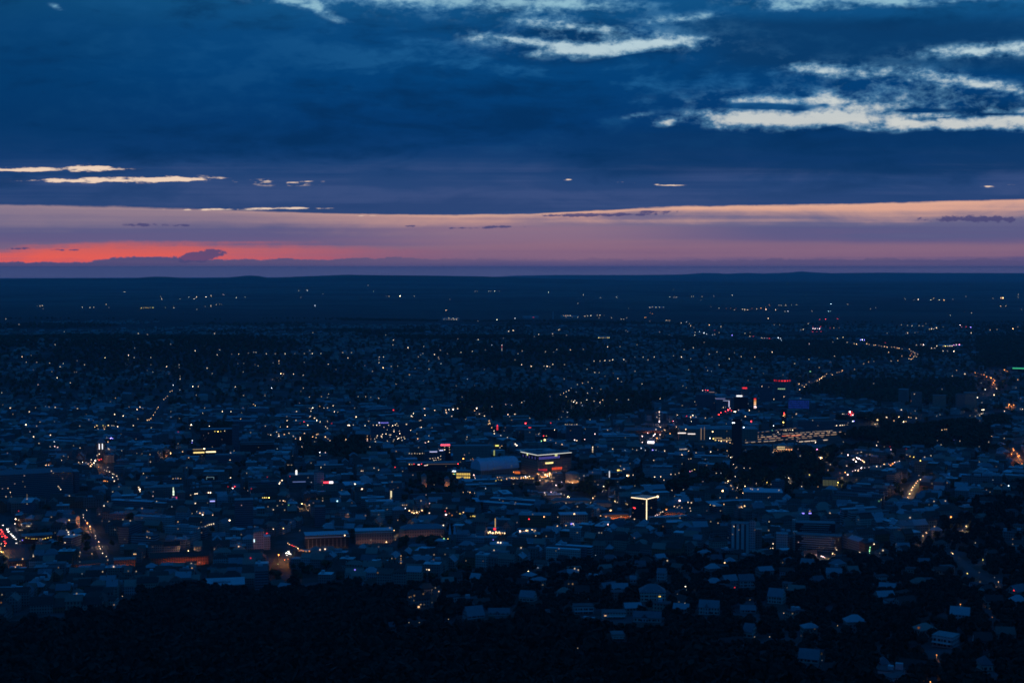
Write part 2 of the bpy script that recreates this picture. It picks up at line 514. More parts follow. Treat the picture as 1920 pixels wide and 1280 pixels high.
def build_materials():
    # ground: asphalt, lawns and gardens near, fields and woods far away
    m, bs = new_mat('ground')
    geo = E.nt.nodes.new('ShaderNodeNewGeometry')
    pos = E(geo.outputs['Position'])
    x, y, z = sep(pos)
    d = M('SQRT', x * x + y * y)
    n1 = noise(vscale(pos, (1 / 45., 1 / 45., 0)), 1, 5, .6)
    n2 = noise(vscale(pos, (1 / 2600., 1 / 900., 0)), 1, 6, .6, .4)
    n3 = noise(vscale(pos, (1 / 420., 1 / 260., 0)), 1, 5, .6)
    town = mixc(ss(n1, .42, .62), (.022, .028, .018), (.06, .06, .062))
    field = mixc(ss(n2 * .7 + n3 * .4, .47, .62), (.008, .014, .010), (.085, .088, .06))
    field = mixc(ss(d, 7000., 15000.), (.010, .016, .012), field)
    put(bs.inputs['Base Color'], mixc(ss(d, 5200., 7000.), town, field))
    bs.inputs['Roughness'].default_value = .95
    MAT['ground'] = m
    # asphalt
    m, bs = new_mat('asphalt')
    n1 = noise(vscale(objco(), (.1, .1, .1)), 1, 5)
    put(bs.inputs['Base Color'], mixc(n1, (.04, .04, .042), (.065, .063, .06)))
    bs.inputs['Roughness'].default_value = .85
    MAT['asphalt'] = m

    def wall(name, col, win=(.03, .035, .045), pu=2.7, pv=3.1, fu=.5, fv=.52, off=0.9, band=False):
        m, bs = new_mat(name)
        uv = E.nt.nodes.new('ShaderNodeUVMap')
        a, b, _ = sep(E(uv.outputs[0]))
        oi = E.nt.nodes.new('ShaderNodeObjectInfo')
        rnd = E(oi.outputs['Random'])
        fa = M('FRACT', a * (1 / pu) + 0.25)
        fb = M('FRACT', (b - off) * (1 / pv))
        inv = M('LESS_THAN', fb, fv) * M('GREATER_THAN', b, 0.6)
        if not band:
            inv = inv * M('LESS_THAN', fa, fu)
        dirt = noise(xyz(a * .11, b * .11, rnd * 40.), 1, 5, .6)
        w = mixc(dirt, tuple(c * .72 for c in col), tuple(c * 1.15 for c in col))
        tint = mixc(M('FRACT', rnd * 7.31), (1.12, 1.0, .86), (.72, .74, .80))
        mu = E.nt.nodes.new('ShaderNodeMix')
        mu.data_type = 'RGBA'
        mu.blend_type = 'MULTIPLY'
        mu.inputs[0].default_value = 1
        put(mu.inputs[6], w)
        put(mu.inputs[7], tint)
        put(bs.inputs['Base Color'], mixc(inv, E(mu.outputs[2]), win))
        put(bs.inputs['Roughness'], ss(inv, 0., 1., .85, .12))
        MAT[name] = m

    wall('render_wall', (.27, .25, .22))
    wall('pale_wall', (.44, .43, .41), pu=2.4, fu=.46)
    wall('stone_wall', (.26, .22, .18), pu=3.4, fu=.42, pv=4.2, fv=.6)
    wall('brick_wall', (.30, .13, .07), pu=3.0, fu=.4, pv=3.6, fv=.55)
    wall('glass_wall', (.22, .24, .26), win=(.035, .045, .055), pu=1.6, fu=.8, fv=.72)
    wall('band_wall', (.32, .32, .32), win=(.025, .03, .04), fv=.48, band=True)
    wall('dark_wall', (.05, .052, .056), win=(.015, .018, .022), pu=1.8, fu=.6)
    wall('stripe_wall', (.5, .5, .5), win=(.06, .065, .075), pu=6., fu=.42, pv=500., fv=.98, off=0)

    def plain(name, c0, c1, scale=.2, rough=.8, st=(1, 1, 1), rand=True):
        m, bs = new_mat(name)
        oi = E.nt.nodes.new('ShaderNodeObjectInfo')
        rnd = E(oi.outputs['Random'])
        n1 = noise(vscale(objco(), tuple(scale * s for s in st)), 1, 6, .62)
        if rand:
            f = M('ADD', n1 * .6, rnd * .7 - .15, clamp=True)
        else:
            f = n1
        put(bs.inputs['Base Color'], mixc(f, c0, c1))
        bs.inputs['Roughness'].default_value = rough
        MAT[name] = m

    plain('tile_roof', (.035, .024, .02), (.19, .12, .095), .25)
    plain('slate_roof', (.035, .038, .045), (.19, .195, .205), .25, .6)
    plain('flat_roof', (.03, .03, .03), (.32, .31, .30), .13, .9)
    plain('pale_roof', (.26, .27, .28), (.52, .53, .54), .1, .7)
    plain('flat_roof_dark', (.03, .03, .032), (.09, .09, .09), .1, .9)
    plain('flat_roof_pale', (.34, .34, .33), (.58, .57, .55), .1, .8)
    plain('tile_roof_dark', (.03, .022, .02), (.08, .055, .045), .2)
    plain('tile_roof_light', (.16, .10, .08), (.30, .20, .16), .2)
    plain('slate_roof_light', (.16, .17, .18), (.28, .29, .30), .2, .55)
    plain('metal_roof', (.20, .36, .42), (.32, .50, .56), .3, .55, (1, 1, 1), False)
    plain('chimney_brick', (.12, .07, .05), (.2, .12, .09), 1.)
    plain('plant_metal', (.22, .23, .24), (.42, .43, .44), .5, .5)
    plain('pole_metal', (.10, .10, .11), (.16, .16, .17), 1., .5)
    plain('bark', (.035, .026, .018), (.07, .052, .036), 1.5)
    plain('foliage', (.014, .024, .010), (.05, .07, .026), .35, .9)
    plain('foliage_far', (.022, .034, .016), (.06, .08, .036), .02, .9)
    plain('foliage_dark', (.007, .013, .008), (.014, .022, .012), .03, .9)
    plain('rail_steel', (.09, .085, .08), (.16, .15, .14), .3, .5)
    plain('ballast', (.07, .062, .055), (.12, .105, .095), .4, .95)
    plain('stone_trim', (.42, .39, .34), (.58, .54, .47), .4)
    plain('sandstone', (.34, .24, .15), (.48, .36, .24), .4)
    plain('brick_face', (.26, .10, .05), (.38, .17, .09), .8)
    plain('car_paint', (.03, .03, .035), (.4, .4, .42), .01, .3)
    plain('dark_glass', (.012, .015, .02), (.03, .035, .045), .2, .12)


build_materials()


def mesh_obj(name, verts, faces, mats, parent=None, uvs=None, midx=None, loc=None):
    me = bpy.data.meshes.new(name)
    me.from_pydata([tuple(v) for v in verts], [], faces)
    for m in (mats if isinstance(mats, (list, tuple)) else [mats]):
        me.materials.append(MAT[m] if isinstance(m, str) else m)
    if midx is not None:
        me.polygons.foreach_set('material_index', midx)
    if uvs is not None:
        l = me.uv_layers.new(name='UVMap')
        l.data.foreach_set('uv', np.asarray(uvs, np.float32).ravel())
    o = bpy.data.objects.new(name, me)
    COL.objects.link(o)
    if parent:
        o.parent = parent
    if loc is not None:
        o.location = loc
    return o


# ------------------------------------------------------------------ ground sheet
def build_ground():
    az = np.radians(np.concatenate([np.linspace(-60, -23, 24)[:-1], np.linspace(-23, 23, 330), np.linspace(23, 60, 24)[1:]]))
    ds = np.concatenate([np.geomspace(40, 1200, 50)[:-1], np.linspace(1200, 6500, 150)[:-1], np.geomspace(6500, 22000, 70)[:-1],
                         np.linspace(22000, 28500, 26)[:-1], np.linspace(28500, 48500, 44)])
    A, D = np.meshgrid(az, ds)
    X, Y = D * np.sin(A), D * np.cos(A)
    Z = height(X, Y)
    V = np.stack([X, Y, Z], -1).reshape(-1, 3)
    nr, nc = A.shape
    i = np.arange(nr * nc).reshape(nr, nc)
    F = np.stack([i[:-1, :-1], i[:-1, 1:], i[1:, 1:], i[1:, :-1]], -1).reshape(-1, 4)
    me = bpy.data.meshes.new('ground')
    me.vertices.add(len(V))
    me.vertices.foreach_set('co', V.ravel())
    me.loops.add(len(F) * 4)
    me.loops.foreach_set('vertex_index', F.ravel())
    me.polygons.add(len(F))
    me.polygons.foreach_set('loop_start', np.arange(len(F)) * 4)
    me.polygons.foreach_set('use_smooth', np.ones(len(F), bool))
    me.update(calc_edges=True)
    me.materials.append(MAT['ground'])
    o = bpy.data.objects.new('ground', me)
    COL.objects.link(o)
    o['kind'] = 'structure'


build_ground()

# ------------------------------------------------------------------ object helpers
def thing(name, label, cat, loc=(0, 0, 0), rotz=0.0, group=None):
    o = bpy.data.objects.new(name, None)
    COL.objects.link(o)
    o.empty_display_size = 1.0
    o.location = loc
    o.rotation_euler = (0, 0, rotz)
    o['label'] = label
    o['category'] = cat
    if group:
        o['group'] = group
    return o


def box_vf(cx, cy, cz, sx, sy, sz):
    """box centred at cx, cy with its underside at cz."""
    v = [(cx + a * sx / 2, cy + b * sy / 2, cz + c * sz) for c in (0, 1) for b in (-1, 1) for a in (-1, 1)]
    f = [(0, 2, 3, 1), (4, 5, 7, 6), (0, 1, 5, 4), (2, 6, 7, 3), (0, 4, 6, 2), (1, 3, 7, 5)]
    return v, f


def join_vf(lst):
    V, F = [], []
    for v, f in lst:
        n = len(V)
        V += list(v)
        F += [tuple(i + n for i in q) for q in f]
    return V, F


def tube_vf(x, y, z0, z1, r0, r1, n=10, cap=True):
    V, F = [], []
    for z, r in ((z0, r0), (z1, r1)):
        for i in range(n):
            a = 2 * math.pi * i / n
            V.append((x + r * math.cos(a), y + r * math.sin(a), z))
    for i in range(n):
        j = (i + 1) % n
        F.append((i, j, n + j, n + i))
    if cap:
        F.append(tuple(range(n, 2 * n)))
        F.append(tuple(range(n - 1, -1, -1)))
    return V, F


# ------------------------------------------------------------------ buildings: one spec -> parts
def parts_of(s):
    """{part: (verts, faces, uvs or None, material)} in the building's own axes."""
    w, d, h, rt, rh = s['w'], s['d'], s['h'], s['rt'], s['rh']
    x, y = w / 2, d / 2
    b = -s.get('sink', 3.0)
    P = {}
    V, F, UV = [], [], []

    def wall(p, q, top=None):
        n = len(V)
        L = math.hypot(q[0] - p[0], q[1] - p[1])
        if top is None:
            V.extend([(p[0], p[1], b), (q[0], q[1], b), (q[0], q[1], h), (p[0], p[1], h)])
            UV.extend([(0, b), (L, b), (L, h), (0, h)])
            F.append((n, n + 1, n + 2, n + 3))
        else:
            m = ((p[0] + q[0]) / 2, (p[1] + q[1]) / 2)
            V.extend([(p[0], p[1], b), (q[0], q[1], b), (q[0], q[1], h), (m[0], m[1], top), (p[0], p[1], h)])
            UV.extend([(0, b), (L, b), (L, h), (L / 2, top), (0, h)])
            F.append((n, n + 1, n + 2, n + 3, n + 4))
    gt = h + rh - .05 if rt == 'gable' else None
    wall((-x, -y), (x, -y))
    wall((x, -y), (x, y), gt)
    wall((x, y), (-x, y))
    wall((-x, y), (-x, -y), gt)
    P['wall'] = (V, F, UV, s['wm'])
    o = .5
    if rt == 'gable':
        sl = rh / y
        ye, ze = y + o, h - o * sl
        t = .35
        V2 = []
        for xx in (-x - .35, x + .35):
            V2 += [(xx, -ye, ze), (xx, 0, h + rh), (xx, ye, ze), (xx, -ye, ze + t), (xx, 0, h + rh + t), (xx, ye, ze + t)]
        F2 = [(3, 9, 10, 4), (4, 10, 11, 5), (1, 7, 6, 0), (2, 8, 7, 1), (0, 6, 9, 3), (5, 11, 8, 2), (0, 3, 4, 1), (1, 4, 5, 2), (7, 10, 9, 6), (8, 11, 10, 7)]
        P['roof'] = (V2, F2, None, s['rm'])
    elif rt == 'hip':
        rx = max(x - y, 0.05)
        xe, ye = x + o, y + o
        V2 = [(-xe, -ye, h), (xe, -ye, h), (xe, ye, h), (-xe, ye, h), (-xe, -ye, h + .3), (xe, -ye, h + .3), (xe, ye, h + .3), (-xe, ye, h + .3),
              (-rx, 0, h + rh), (rx, 0, h + rh)]
        F2 = [(3, 2, 1, 0), (0, 1, 5, 4), (1, 2, 6, 5), (2, 3, 7, 6), (3, 0, 4, 7), (4, 5, 9, 8), (5, 6, 9), (6, 7, 8, 9), (7, 4, 8)]
        P['roof'] = (V2, F2, None, s['rm'])
    else:
        v2, f2 = box_vf(0, 0, h, w + .4, d + .4, .5)
        P['roof'] = (v2, f2, None, s['rm'])
    if s.get('chim'):
        lst = []
        for cx, cy in s['chim']:
            zt = h + (rh * (1 - abs(cy) / y)) if rt != 'flat' else h
            lst.append(box_vf(cx, cy, zt - .6, .9, .8, 2.0))
        P['chimney'] = [(v, f, None, 'chimney_brick') for v, f in lst]
    if s.get('plant'):
        lst = [box_vf(px, py, h + .5, pw, pd, ph) for px, py, pw, pd, ph in s['plant']]
        P['roof_plant'] = [(v, f, None, 'plant_metal') for v, f in lst]
    return P


def xf(V, s):
    c, n = math.cos(s['r']), math.sin(s['r'])
    A = np.asarray(V, float)
    return np.stack([A[:, 0] * c - A[:, 1] * n + s['x'], A[:, 0] * n + A[:, 1] * c + s['y'], A[:, 2] + s['z']], -1)


SPECS = []                 # ordinary buildings
LMS = []                   # landmarks: dict(root, u, v, phrase, clear rect ...)
LM_HULLS = []              # (root object, spec-like transform, verts, faces) for the ray test
CLEAR = []                 # (u0, v0, u1, v1, dist): keep nearer buildings out of these
FOOT = []                  # (x, y, radius) of landmarks


class Block:
    """a landmark building standing at photograph point (u, vb)."""

    def __init__(s, name, label, cat, u, vb, wpx, hpx, depth, th=0., wall='pale_wall', roof='flat_roof', rt='flat', rh=0., phrase=None, clear=None, group=None, chim=None, plant=None, base=True):
        P = at(u, vb)
        dep = float(project(np.array(P))[2])
        s.s = k = dep / FPX
        th = math.radians(th)
        s.H = hpx * k - (rh if rt != 'flat' else 0)
        s.D = depth
        s.W = max((wpx * k - depth * abs(math.sin(th))) / abs(math.cos(th)), 3.0)
        a = math.atan2(P.x, P.y)
        back = (s.W * abs(math.sin(th)) + s.D * abs(math.cos(th))) / 2
        s.rot = -a + th
        x, y = P.x + math.sin(a) * back, P.y + math.cos(a) * back
        s.spec = dict(x=x, y=y, z=P.z, r=s.rot, w=s.W, d=s.D, h=s.H, rt=rt, rh=rh, wm=wall, rm=roof, sink=6., chim=chim, plant=plant)
        s.root = thing(name, label, cat, (x, y, P.z), s.rot, group)
        s.u, s.vb, s.dist = u, vb, math.hypot(P.x, P.y)
        if base:
            for nm, g in parts_of(s.spec).items():
                for q in (g if isinstance(g, list) else [g]):
                    o = mesh_obj(nm, q[0], q[1], q[3], s.roof if nm in ('chimney', 'roof_plant') else s.root, q[2])
                    if nm == 'roof':
                        s.roof = o
                    if nm in ('wall', 'roof'):
                        LM_HULLS.append((s.root, s.spec, q[0], q[1]))
        if clear is None:
            clear = (u - wpx / 2, vb - hpx, u + wpx / 2, vb - hpx * (.08 if name == 'villa' else .25))
        CLEAR.append(clear + (s.dist,))
        FOOT.append((x, y, math.hypot(s.W, s.D) / 2))
        LMS.append(dict(root=s.root, u=u, v=vb - hpx / 2, phrase=phrase))

    def box(s, part, cx, cy, cz, sx, sy, sz, mat, label=None, hull=False):
        v, f = box_vf(cx, cy, cz, sx, sy, sz)
        uv = None
        if isinstance(mat, str) and mat.endswith('wall'):
            uv = []
            for q in f:
                for i in q:
                    uv.append((v[i][0] + v[i][1], v[i][2]))
            vv = [v[i] for q in f for i in q]
            f = [tuple(range(4 * j, 4 * j + 4)) for j in range(6)]
            v = vv
        o = mesh_obj(part, v, f, mat, s.root, uv)
        if label:
            o['label'] = label
        if hull:
            LM_HULLS.append((s.root, s.spec, v, f))
        return o

    def mesh(s, part, v, f, mat, label=None, hull=False):
        o = mesh_obj(part, v, f, mat, s.root)
        if label:
            o['label'] = label
        if hull:
            LM_HULLS.append((s.root, s.spec, v, f))
        return o

    def front(s, part, u, v, wpx, hpx, mat, label=None, out=.12, t=.25):
        """a flat element on the front face, given by its photograph position and size."""
        th = s.rot + math.atan2(s.spec['x'], s.spec['y'])
        x = (u - s.u) * s.s / math.cos(th)
        z = (s.vb - v) * s.s - hpx * s.s / 2
        return s.box(part, x, -s.D / 2 - out, z, wpx * s.s, t, hpx * s.s, mat, label)

    def windows(s, part, u0, v0, u1, v1, nx, ny, wpx, hpx, mat, skip=0., label=None):
        th = s.rot + math.atan2(s.spec['x'], s.spec['y'])
        for j in range(ny):
            for i in range(nx):
                if random.random() < skip:
                    continue
                u = u0 + (u1 - u0) * (i + .5) / nx
                v = v0 + (v1 - v0) * (j + .5) / ny
                s.front(part, u, v, wpx, hpx, mat, label)


WARM = (1, .74, .45)
CREAM = (1, .86, .62)
AMBER = (1, .52, .2)
ORANGE = (1, .3, .06)
RED = (1, .04, .06)
WHITE = (.92, .95, 1)
VIOLET = (.22, .2, 1)


def floods(B, x0, x1, n, y, col, power, r=.35, z=.4, side=False):
    """shielded floodlights along the foot of a facade: dark housings whose glass faces the wall only."""
    for i in range(n):
        t = x0 + (x1 - x0) * (i + .5) / n
        w = .9
        # housing open towards the wall; glass tilted up at it
        v = [(-w, 0, z), (w, 0, z), (w, 0, z + .9), (-w, 0, z + .9), (-w, .5, z), (w, .5, z)]
        f = [(0, 1, 2, 3), (0, 4, 5, 1), (0, 3, 4), (1, 5, 2)]
        gl = [(-w * .95, .42, z + .05), (w * .95, .42, z + .05), (w * .95, .03, z + .82), (-w * .95, .03, z + .82)]
        if side:
            q = lambda p: (y - p[1], t + p[0], p[2])
        else:
            q = lambda p: (t + p[0], y + p[1], p[2])
        h = B.mesh('floodlight', [q(p) for p in v], f, 'pole_metal')
        mesh_obj('glass', [q(p) for p in gl], [(0, 1, 2, 3)], emat(col, power * 4.), h)


def build_landmarks():
    # dark tower with lit roof edges and one lit corner
    b = Block('office_tower', 'dark square tower outlined by a T-shaped line of warm light', 'tower', 1208, 979, 48, 44, 29, -32, 'dark_wall', 'dark_glass', phrase='tower with the T-shaped light')
    w, d, h = b.W, b.D, b.H
    e = emat(WARM, 1.9)
    b.box('light_strip', -.3, -d / 2 - .35, h - .4, w + .6, .7, .95, e)
    b.box('light_strip', w / 2 + .35, .7, h - .4, .7, d - 1.6, .95, e)
    b.box('light_strip', w / 2 + .35, -d / 2 - .35, 2.0, .85, .85, h - 2.5, e)
    v, f = tube_vf(w / 2 + .6, d / 2 + .4, h - 1.2, h + 1.2, 1.4, 1.4, 12)
    b.mesh('corner_lamp', v, f, emat((1, .62, .36), 4.))

    # block with a white outline on the eaves, violet windows under it, red and warm shop windows below
    b = Block('cube_building', 'wide block with a bright white roofline above a row of violet windows', 'building', 1024, 893, 96, 40, 74, -57, 'stone_wall', 'flat_roof', phrase='block with the white roofline',
              plant=[(4, 4, 12, 20, 4)])
    w, d, h = b.W, b.D, b.H
    e = emat((.93, .95, .86), 1.15)
    b.box('light_strip', 0, -d / 2 - .4, h - .3, w + .8, .8, .85, e)
    b.box('light_strip', w / 2 + .4, .4, h - .3, .8, d - .6, .85, e)
    b.box('glass_storey', w / 2 + .1, 0, h - 9.5, .2, d - 1, 8.6, 'dark_glass')
    b.box('glass_storey', 0, -d / 2 - .1, h - 9.5, w - 1, .2, 8.6, 'dark_glass')
    for i in range(17):
        b.box('violet_window', w / 2 + .3, -d / 2 + 4 + i * (d * .62 / 17), h - 8.2, .2, 1.2, 4.6, emat(VIOLET, .38))
    for i in range(5):
        b.box('violet_window', -w / 2 + 8 + i * w / 5.5, -d / 2 - .3, h - 8.2, 1.5, .2, 4.6, emat(VIOLET, .35))
    b.box('yellow_sign', w / 2 + .5, d * .04, h - 4.5, .3, 5.5, 5.0, emat((.95, .95, .4), .8))
    b.box('yellow_sign', w * -.1, -d / 2 - .5, h - 4.0, 3.5, .3, 3.5, emat((.95, .95, .4), .9))
    b.box('yellow_sign', w / 2 + .5, -d * .16, h - 17.0, .3, 17., 2.6, emat((1, .8, .3), 1.3))
    for i in range(6):
        b.box('red_window', w / 2 + .3, -d * .46 + i * 3.2, 8.5, .2, 1.6, 4.5, emat(RED, .7))
    for i in range(7):
        b.box('red_window', w / 2 + .3, -d * .06 + i * 3.2, 9.5, .2, 1.9, 4.5, emat((1, .1, .03), .9))
    for i in range(9):
        b.box('shop_window', w / 2 + .3, -d * .46 + i * 4.6, .6, .2, 2.6, 2.8 + (i % 3), emat((1, .5, .22), 1.8 + (i % 4)))
    floods(b, -w / 2, w / 2, 3, -d / 2 - 5, (1, .5, .25), 6)
    floods(b, -d * .45, d * .4, 6, w / 2 + 6, (1, .48, .24), 5, side=True)

    # barrel-roofed hall
    b = Block('barrel_roof_hall', 'large hall under a pale blue barrel-vaulted metal roof', 'hall', 928, 897, 90, 15, 36, 30, 'stone_wall', 'metal_roof', phrase='barrel-roofed hall', clear=(885, 851, 968, 890))
    w, d, h = b.W, b.D, b.H
    n = 18
    V, F = [], []
    rise = 24 * b.s - h * .3
    for xx in (-w / 2 - 1, w / 2 + 1):
        for i in range(n + 1):
            t = math.pi * i / n
            V.append((xx, -math.cos(t) * (d / 2 + .6), h + .6 + rise * math.sin(t) ** .85))
    for i in range(n):
        F.append((i, n + 1 + i, n + 2 + i, i + 1))
    F.append(tuple(range(n + 1)))
    F.append(tuple(range(2 * n + 1, n, -1)))
    b.mesh('barrel_roof', V, F, 'metal_roof', hull=True)
    for k in range(1, 6):
        xx = -w / 2 + w * k / 6
        V, F = [], []
        for i in range(n + 1):
            t = math.pi * i / n
            for q in (0, 1):
                V.append((xx + q * .7, -math.cos(t) * (d / 2 + .6) * 1.012, h + .6 + (rise * math.sin(t) ** .85) * 1.015 + .12))
        for i in range(n):
            F.append((2 * i, 2 * i + 1, 2 * i + 3, 2 * i + 2))
        b.mesh('roof_rib', V, F, 'plant_metal')
    b.box('skylight', 0, 0, h + .6 + rise + .15, w * .92, 3.2, .5, 'pale_roof')

    # glowing pavilion and arcade in front of the hall
    b = Block('pavilion', 'low pavilion with a glowing orange glass band beside the barrel-roofed hall', 'pavilion', 958, 892, 40, 9, 14, -6, 'dark_wall', 'flat_roof', clear=(938, 880, 978, 890))
    b.front('glass_band', 958, 885.5, 36, 4.6, emat((1, .2, .035), .55))
    for i in range(9):
        b.front('mullion', 942 + i * 4, 885.5, .35, 4.8, 'dark_wall', out=.32)
    b = Block('shop_arcade', 'arcade of brightly lit shops below the orange glass pavilion', 'shops', 966, 899, 74, 6, 10, -3, 'stone_wall', 'flat_roof', clear=(930, 890, 1003, 898))
    for i in range(16):
        b.front('shop_window', 933 + i * 4.45, 896 + random.uniform(-.8, .6), random.uniform(1.2, 2.4), random.uniform(1.5, 3.2), emat(random.choice([(1, .5, .2), (1, .66, .4), (1, .74, .55), (1, .5, .1)]), random.choice([.8, 1.6, 2.6])))
    # yellow windows left of the hall
    b = Block('glass_block', 'block with two rows of yellow windows left of the barrel-roofed hall', 'building', 869, 899, 30, 16, 18, -5, 'stone_wall', 'flat_roof', clear=(856, 882, 885, 898))
    b.windows('yellow_window', 856.5, 885.5, 882.5, 897.5, 8, 2, 2.2, 3.6, emat((1, .66, .14), .9))
    b.front('canopy_sign', 852, 883.5, 7, 1.8, emat((.75, .88, 1), 1.4), out=1.0)
    # rotunda lit orange
    b = Block('rotunda', 'rounded orange-lit pavilion right of the block with the white roofline', 'pavilion', 1073, 905, 26, 5, 16, 0, 'sandstone', 'flat_roof', clear=(1058, 886, 1088, 902))
    r = 13 * b.s
    v, f = tube_vf(0, 2, 0, 17 * b.s, r, r * .96, 24)
    b.mesh('drum', v, f, 'sandstone', hull=True)
    v, f = tube_vf(0, 2, 17 * b.s, 20 * b.s, r * 1.02, r * .5, 24)
    b.mesh('dome_roof', v, f, 'slate_roof')
    floods(b, -r, r, 4, -b.D / 2 - 4.5, AMBER, 14)

    # ---- the railway station
    b = Block('station_hall', 'long dark flat-roofed station hall with lit cornice beside the platforms', 'station', 1345, 829, 150, 24, 60, 6, 'stone_wall', 'flat_roof', phrase='long station hall', clear=(1268, 803, 1420, 826),
              plant=[(-30, 5, 30, 12, 4), (25, -6, 40, 14, 3)])
    b.front('lit_cornice', 1276, 812.5, 15, 1.6, emat((1, .86, .78), 1.6), out=.6)
    b.front('lit_cornice', 1294, 814, 14, 1.4, emat((1, .88, .84), 1.4), out=.6)
    b.front('portal_frame', 1312, 814, 1.2, 22, emat((1, .7, .5), .35), out=.6)
    b.front('portal_frame', 1318, 813, 1.0, 24, emat((1, .7, .5), .18), out=.6)
    b.windows('lit_window', 1334, 820, 1371, 827, 15, 2, 1.3, 1.5, emat((1, .7, .34), .6), .35)
    b = Block('station_tower', 'tall dark station tower in front of the lit platforms', 'tower', 1381, 868, 19, 80, 18, 0, 'dark_wall', 'dark_glass', phrase='dark station tower')
    b.box('parapet', 0, 0, b.H + .5, b.W * .8, b.D * .8, 3.0, 'dark_wall')
    # platforms
    lines = [((1387, 818), (1500, 803.5), .5), ((1388, 821.5), (1560, 808.5), .6), ((1388, 825), (1632, 805.5), 1.5), ((1392, 828.5), (1600, 812), .8), ((1398, 832), (1545, 820), .7), ((1494, 831.5), (1551, 826), 2.0), ((1392, 833), (1452, 829.5), 1.0)]
    for i, (p, q, g) in enumerate(lines):
        A, B = at(*p), at(*q)
        L = (B - A).length
        an = math.atan2(B.y - A.y, B.x - A.x)
        t = thing('railway_platform', '%s lamp-lined railway platform right of the dark station tower' %
                  ['farthest', 'second farthest', 'longest and brightest', 'fourth farthest', 'fifth farthest', 'short bright', 'nearest dim'][i], 'platform', A, an, 'station platforms')
        v, f = box_vf(L / 2, 0, -1.0, L, 9, 1.9)
        mesh_obj('platform_slab', v, f, 'ballast', t)
        v, f = box_vf(L / 2, 0, 5.0, L, 8, .5)
        mesh_obj('platform_roof', v, f, 'flat_roof', t)
        n = int(L / 16)
        lst = [box_vf(L * (j + .5) / n, 0, .9, .5, .5, 4.1) for j in range(n)]
        v, f = join_vf(lst)
        mesh_obj('columns', v, f, 'pole_metal', t)
        sx = -4.2 if True else 4.2
        lst = [box_vf(L * (j + .5) / n, sx, 4.1, L / n * random.uniform(.3, .95), .5, .8) for j in range(n) if random.random() < .93]
        v, f = join_vf(lst)
        mesh_obj('lamp_row', v, f, emat(random.choice([(1, .74, .52), (1, .62, .36)]), .72 * g), t)
        CLEAR.append((min(p[0], q[0]), min(p[1], q[1]) - 1, max(p[0], q[0]), max(p[1], q[1]) + 1, math.hypot(A.x, A.y)))
        FOOT.extend([(A.x + (B.x - A.x) * j / 12, A.y + (B.y - A.y) * j / 12, 26) for j in range(13)])
    for i, (p, q) in enumerate([((1440, 823.5), (1458, 821.5)), ((1465, 819.5), (1481, 817.5)), ((1483, 819), (1500, 817))]):
        A, B = at(*p), at(*q)
        L = (B - A).length
        t = thing('train', 'train with glowing orange-red windows standing %s at the platforms' % ['nearest the station tower', 'in the middle of three', 'farthest right'][i], 'train', A, math.atan2(B.y - A.y, B.x - A.x), 'trains at the platforms')
        for j in range(3):
            v, f = box_vf(L * (j + .5) / 3, 0, .6, L / 3 - .8, 3, 3.2)
            mesh_obj('carriage', v, f, 'plant_metal', t)
        lst = [box_vf(L * (j + .5) / 8, -1.55, 2.0, L / 8 * .55, .1, 1.3) for j in range(8)]
        v, f = join_vf(lst)
        mesh_obj('window_row', v, f, emat((1, .18, .05), 1.4), t)
    b = Block('signal_building', 'low warm-lit building in front of the railway platforms', 'building', 1468, 846, 36, 11, 16, 0, 'sandstone', 'flat_roof')
    b.windows('lit_window', 1457, 836, 1472, 843, 4, 2, 2.2, 1.8, emat((1, .8, .42), 1.0))
    b.windows('lit_window', 1472, 839, 1486, 845, 3, 1, 2.2, 2.2, emat((1, .42, .16), 1.6))
    floods(b, -b.W / 2, b.W / 2, 4, -b.D / 2 - 4, AMBER, 8)
    b = Block('kiosk', 'small brilliantly lit white pavilion left of the station hall', 'pavilion', 1221, 831.5, 15, 6, 9, -10, 'pale_wall', 'pale_roof')
    b.front('glass_front', 1221, 829, 12.5, 4.2, emat((.95, .93, 1), 2.6))
    b = Block('old_hall', 'long low brownish hall left of the lit station forecourt', 'hall', 1205, 812, 70, 10, 22, 2, 'brick_wall', 'slate_roof', 'gable', 6.)
    floods(b, 0, b.W / 2, 4, -b.D / 2 - 5, (1, .4, .25), 7)

    # ---- business quarter right of centre
    b = Block('round_tower', 'round high-rise wearing a crown of red sign lights', 'tower', 1466, 759, 32, 20, 20, 0, 'band_wall', 'flat_roof', phrase='round red-crowned tower', clear=(1450, 712, 1483, 752))
    r = 15.5 * b.s
    hh = 44 * b.s
    v, f = tube_vf(0, 6, 0, hh, r, r, 28)
    uv = []
    for q in f:
        for i in q:
            a = math.atan2(v[i][1] - 6, v[i][0])
            uv.append((a * r, v[i][2]))
    vv = [v[i] for q in f for i in q]
    ff, c = [], 0
    for q in f:
        ff.append(tuple(range(c, c + len(q))))
        c += len(q)
    mesh_obj('shaft', vv, ff, 'band_wall', b.root, uv)
    LM_HULLS.append((b.root, b.spec, vv, ff))
    v, f = tube_vf(0, 6, hh, hh + 5, r * .96, r * .96, 28)
    b.mesh('crown', v, f, 'dark_wall')
    for i in range(9):
        a = math.radians(-90 + (i - 4) * 20)
        ws = [3.5, 5, 3, 4, 6, 5, 3, 5, 3][i]
        v, f = box_vf(0, 0, 0, ws, .4, 3.2)
        o = b.mesh('red_sign', v, f, emat((1, .03, .05), [.5, .7, .5, .8, .9, 1.6, 1.3, .8, .6][i]))
        o.location = (math.cos(a) * r * 1.0, 6 + math.sin(a) * r * 1.0, hh + .8)
        o.rotation_euler = (0, 0, a + math.pi / 2)
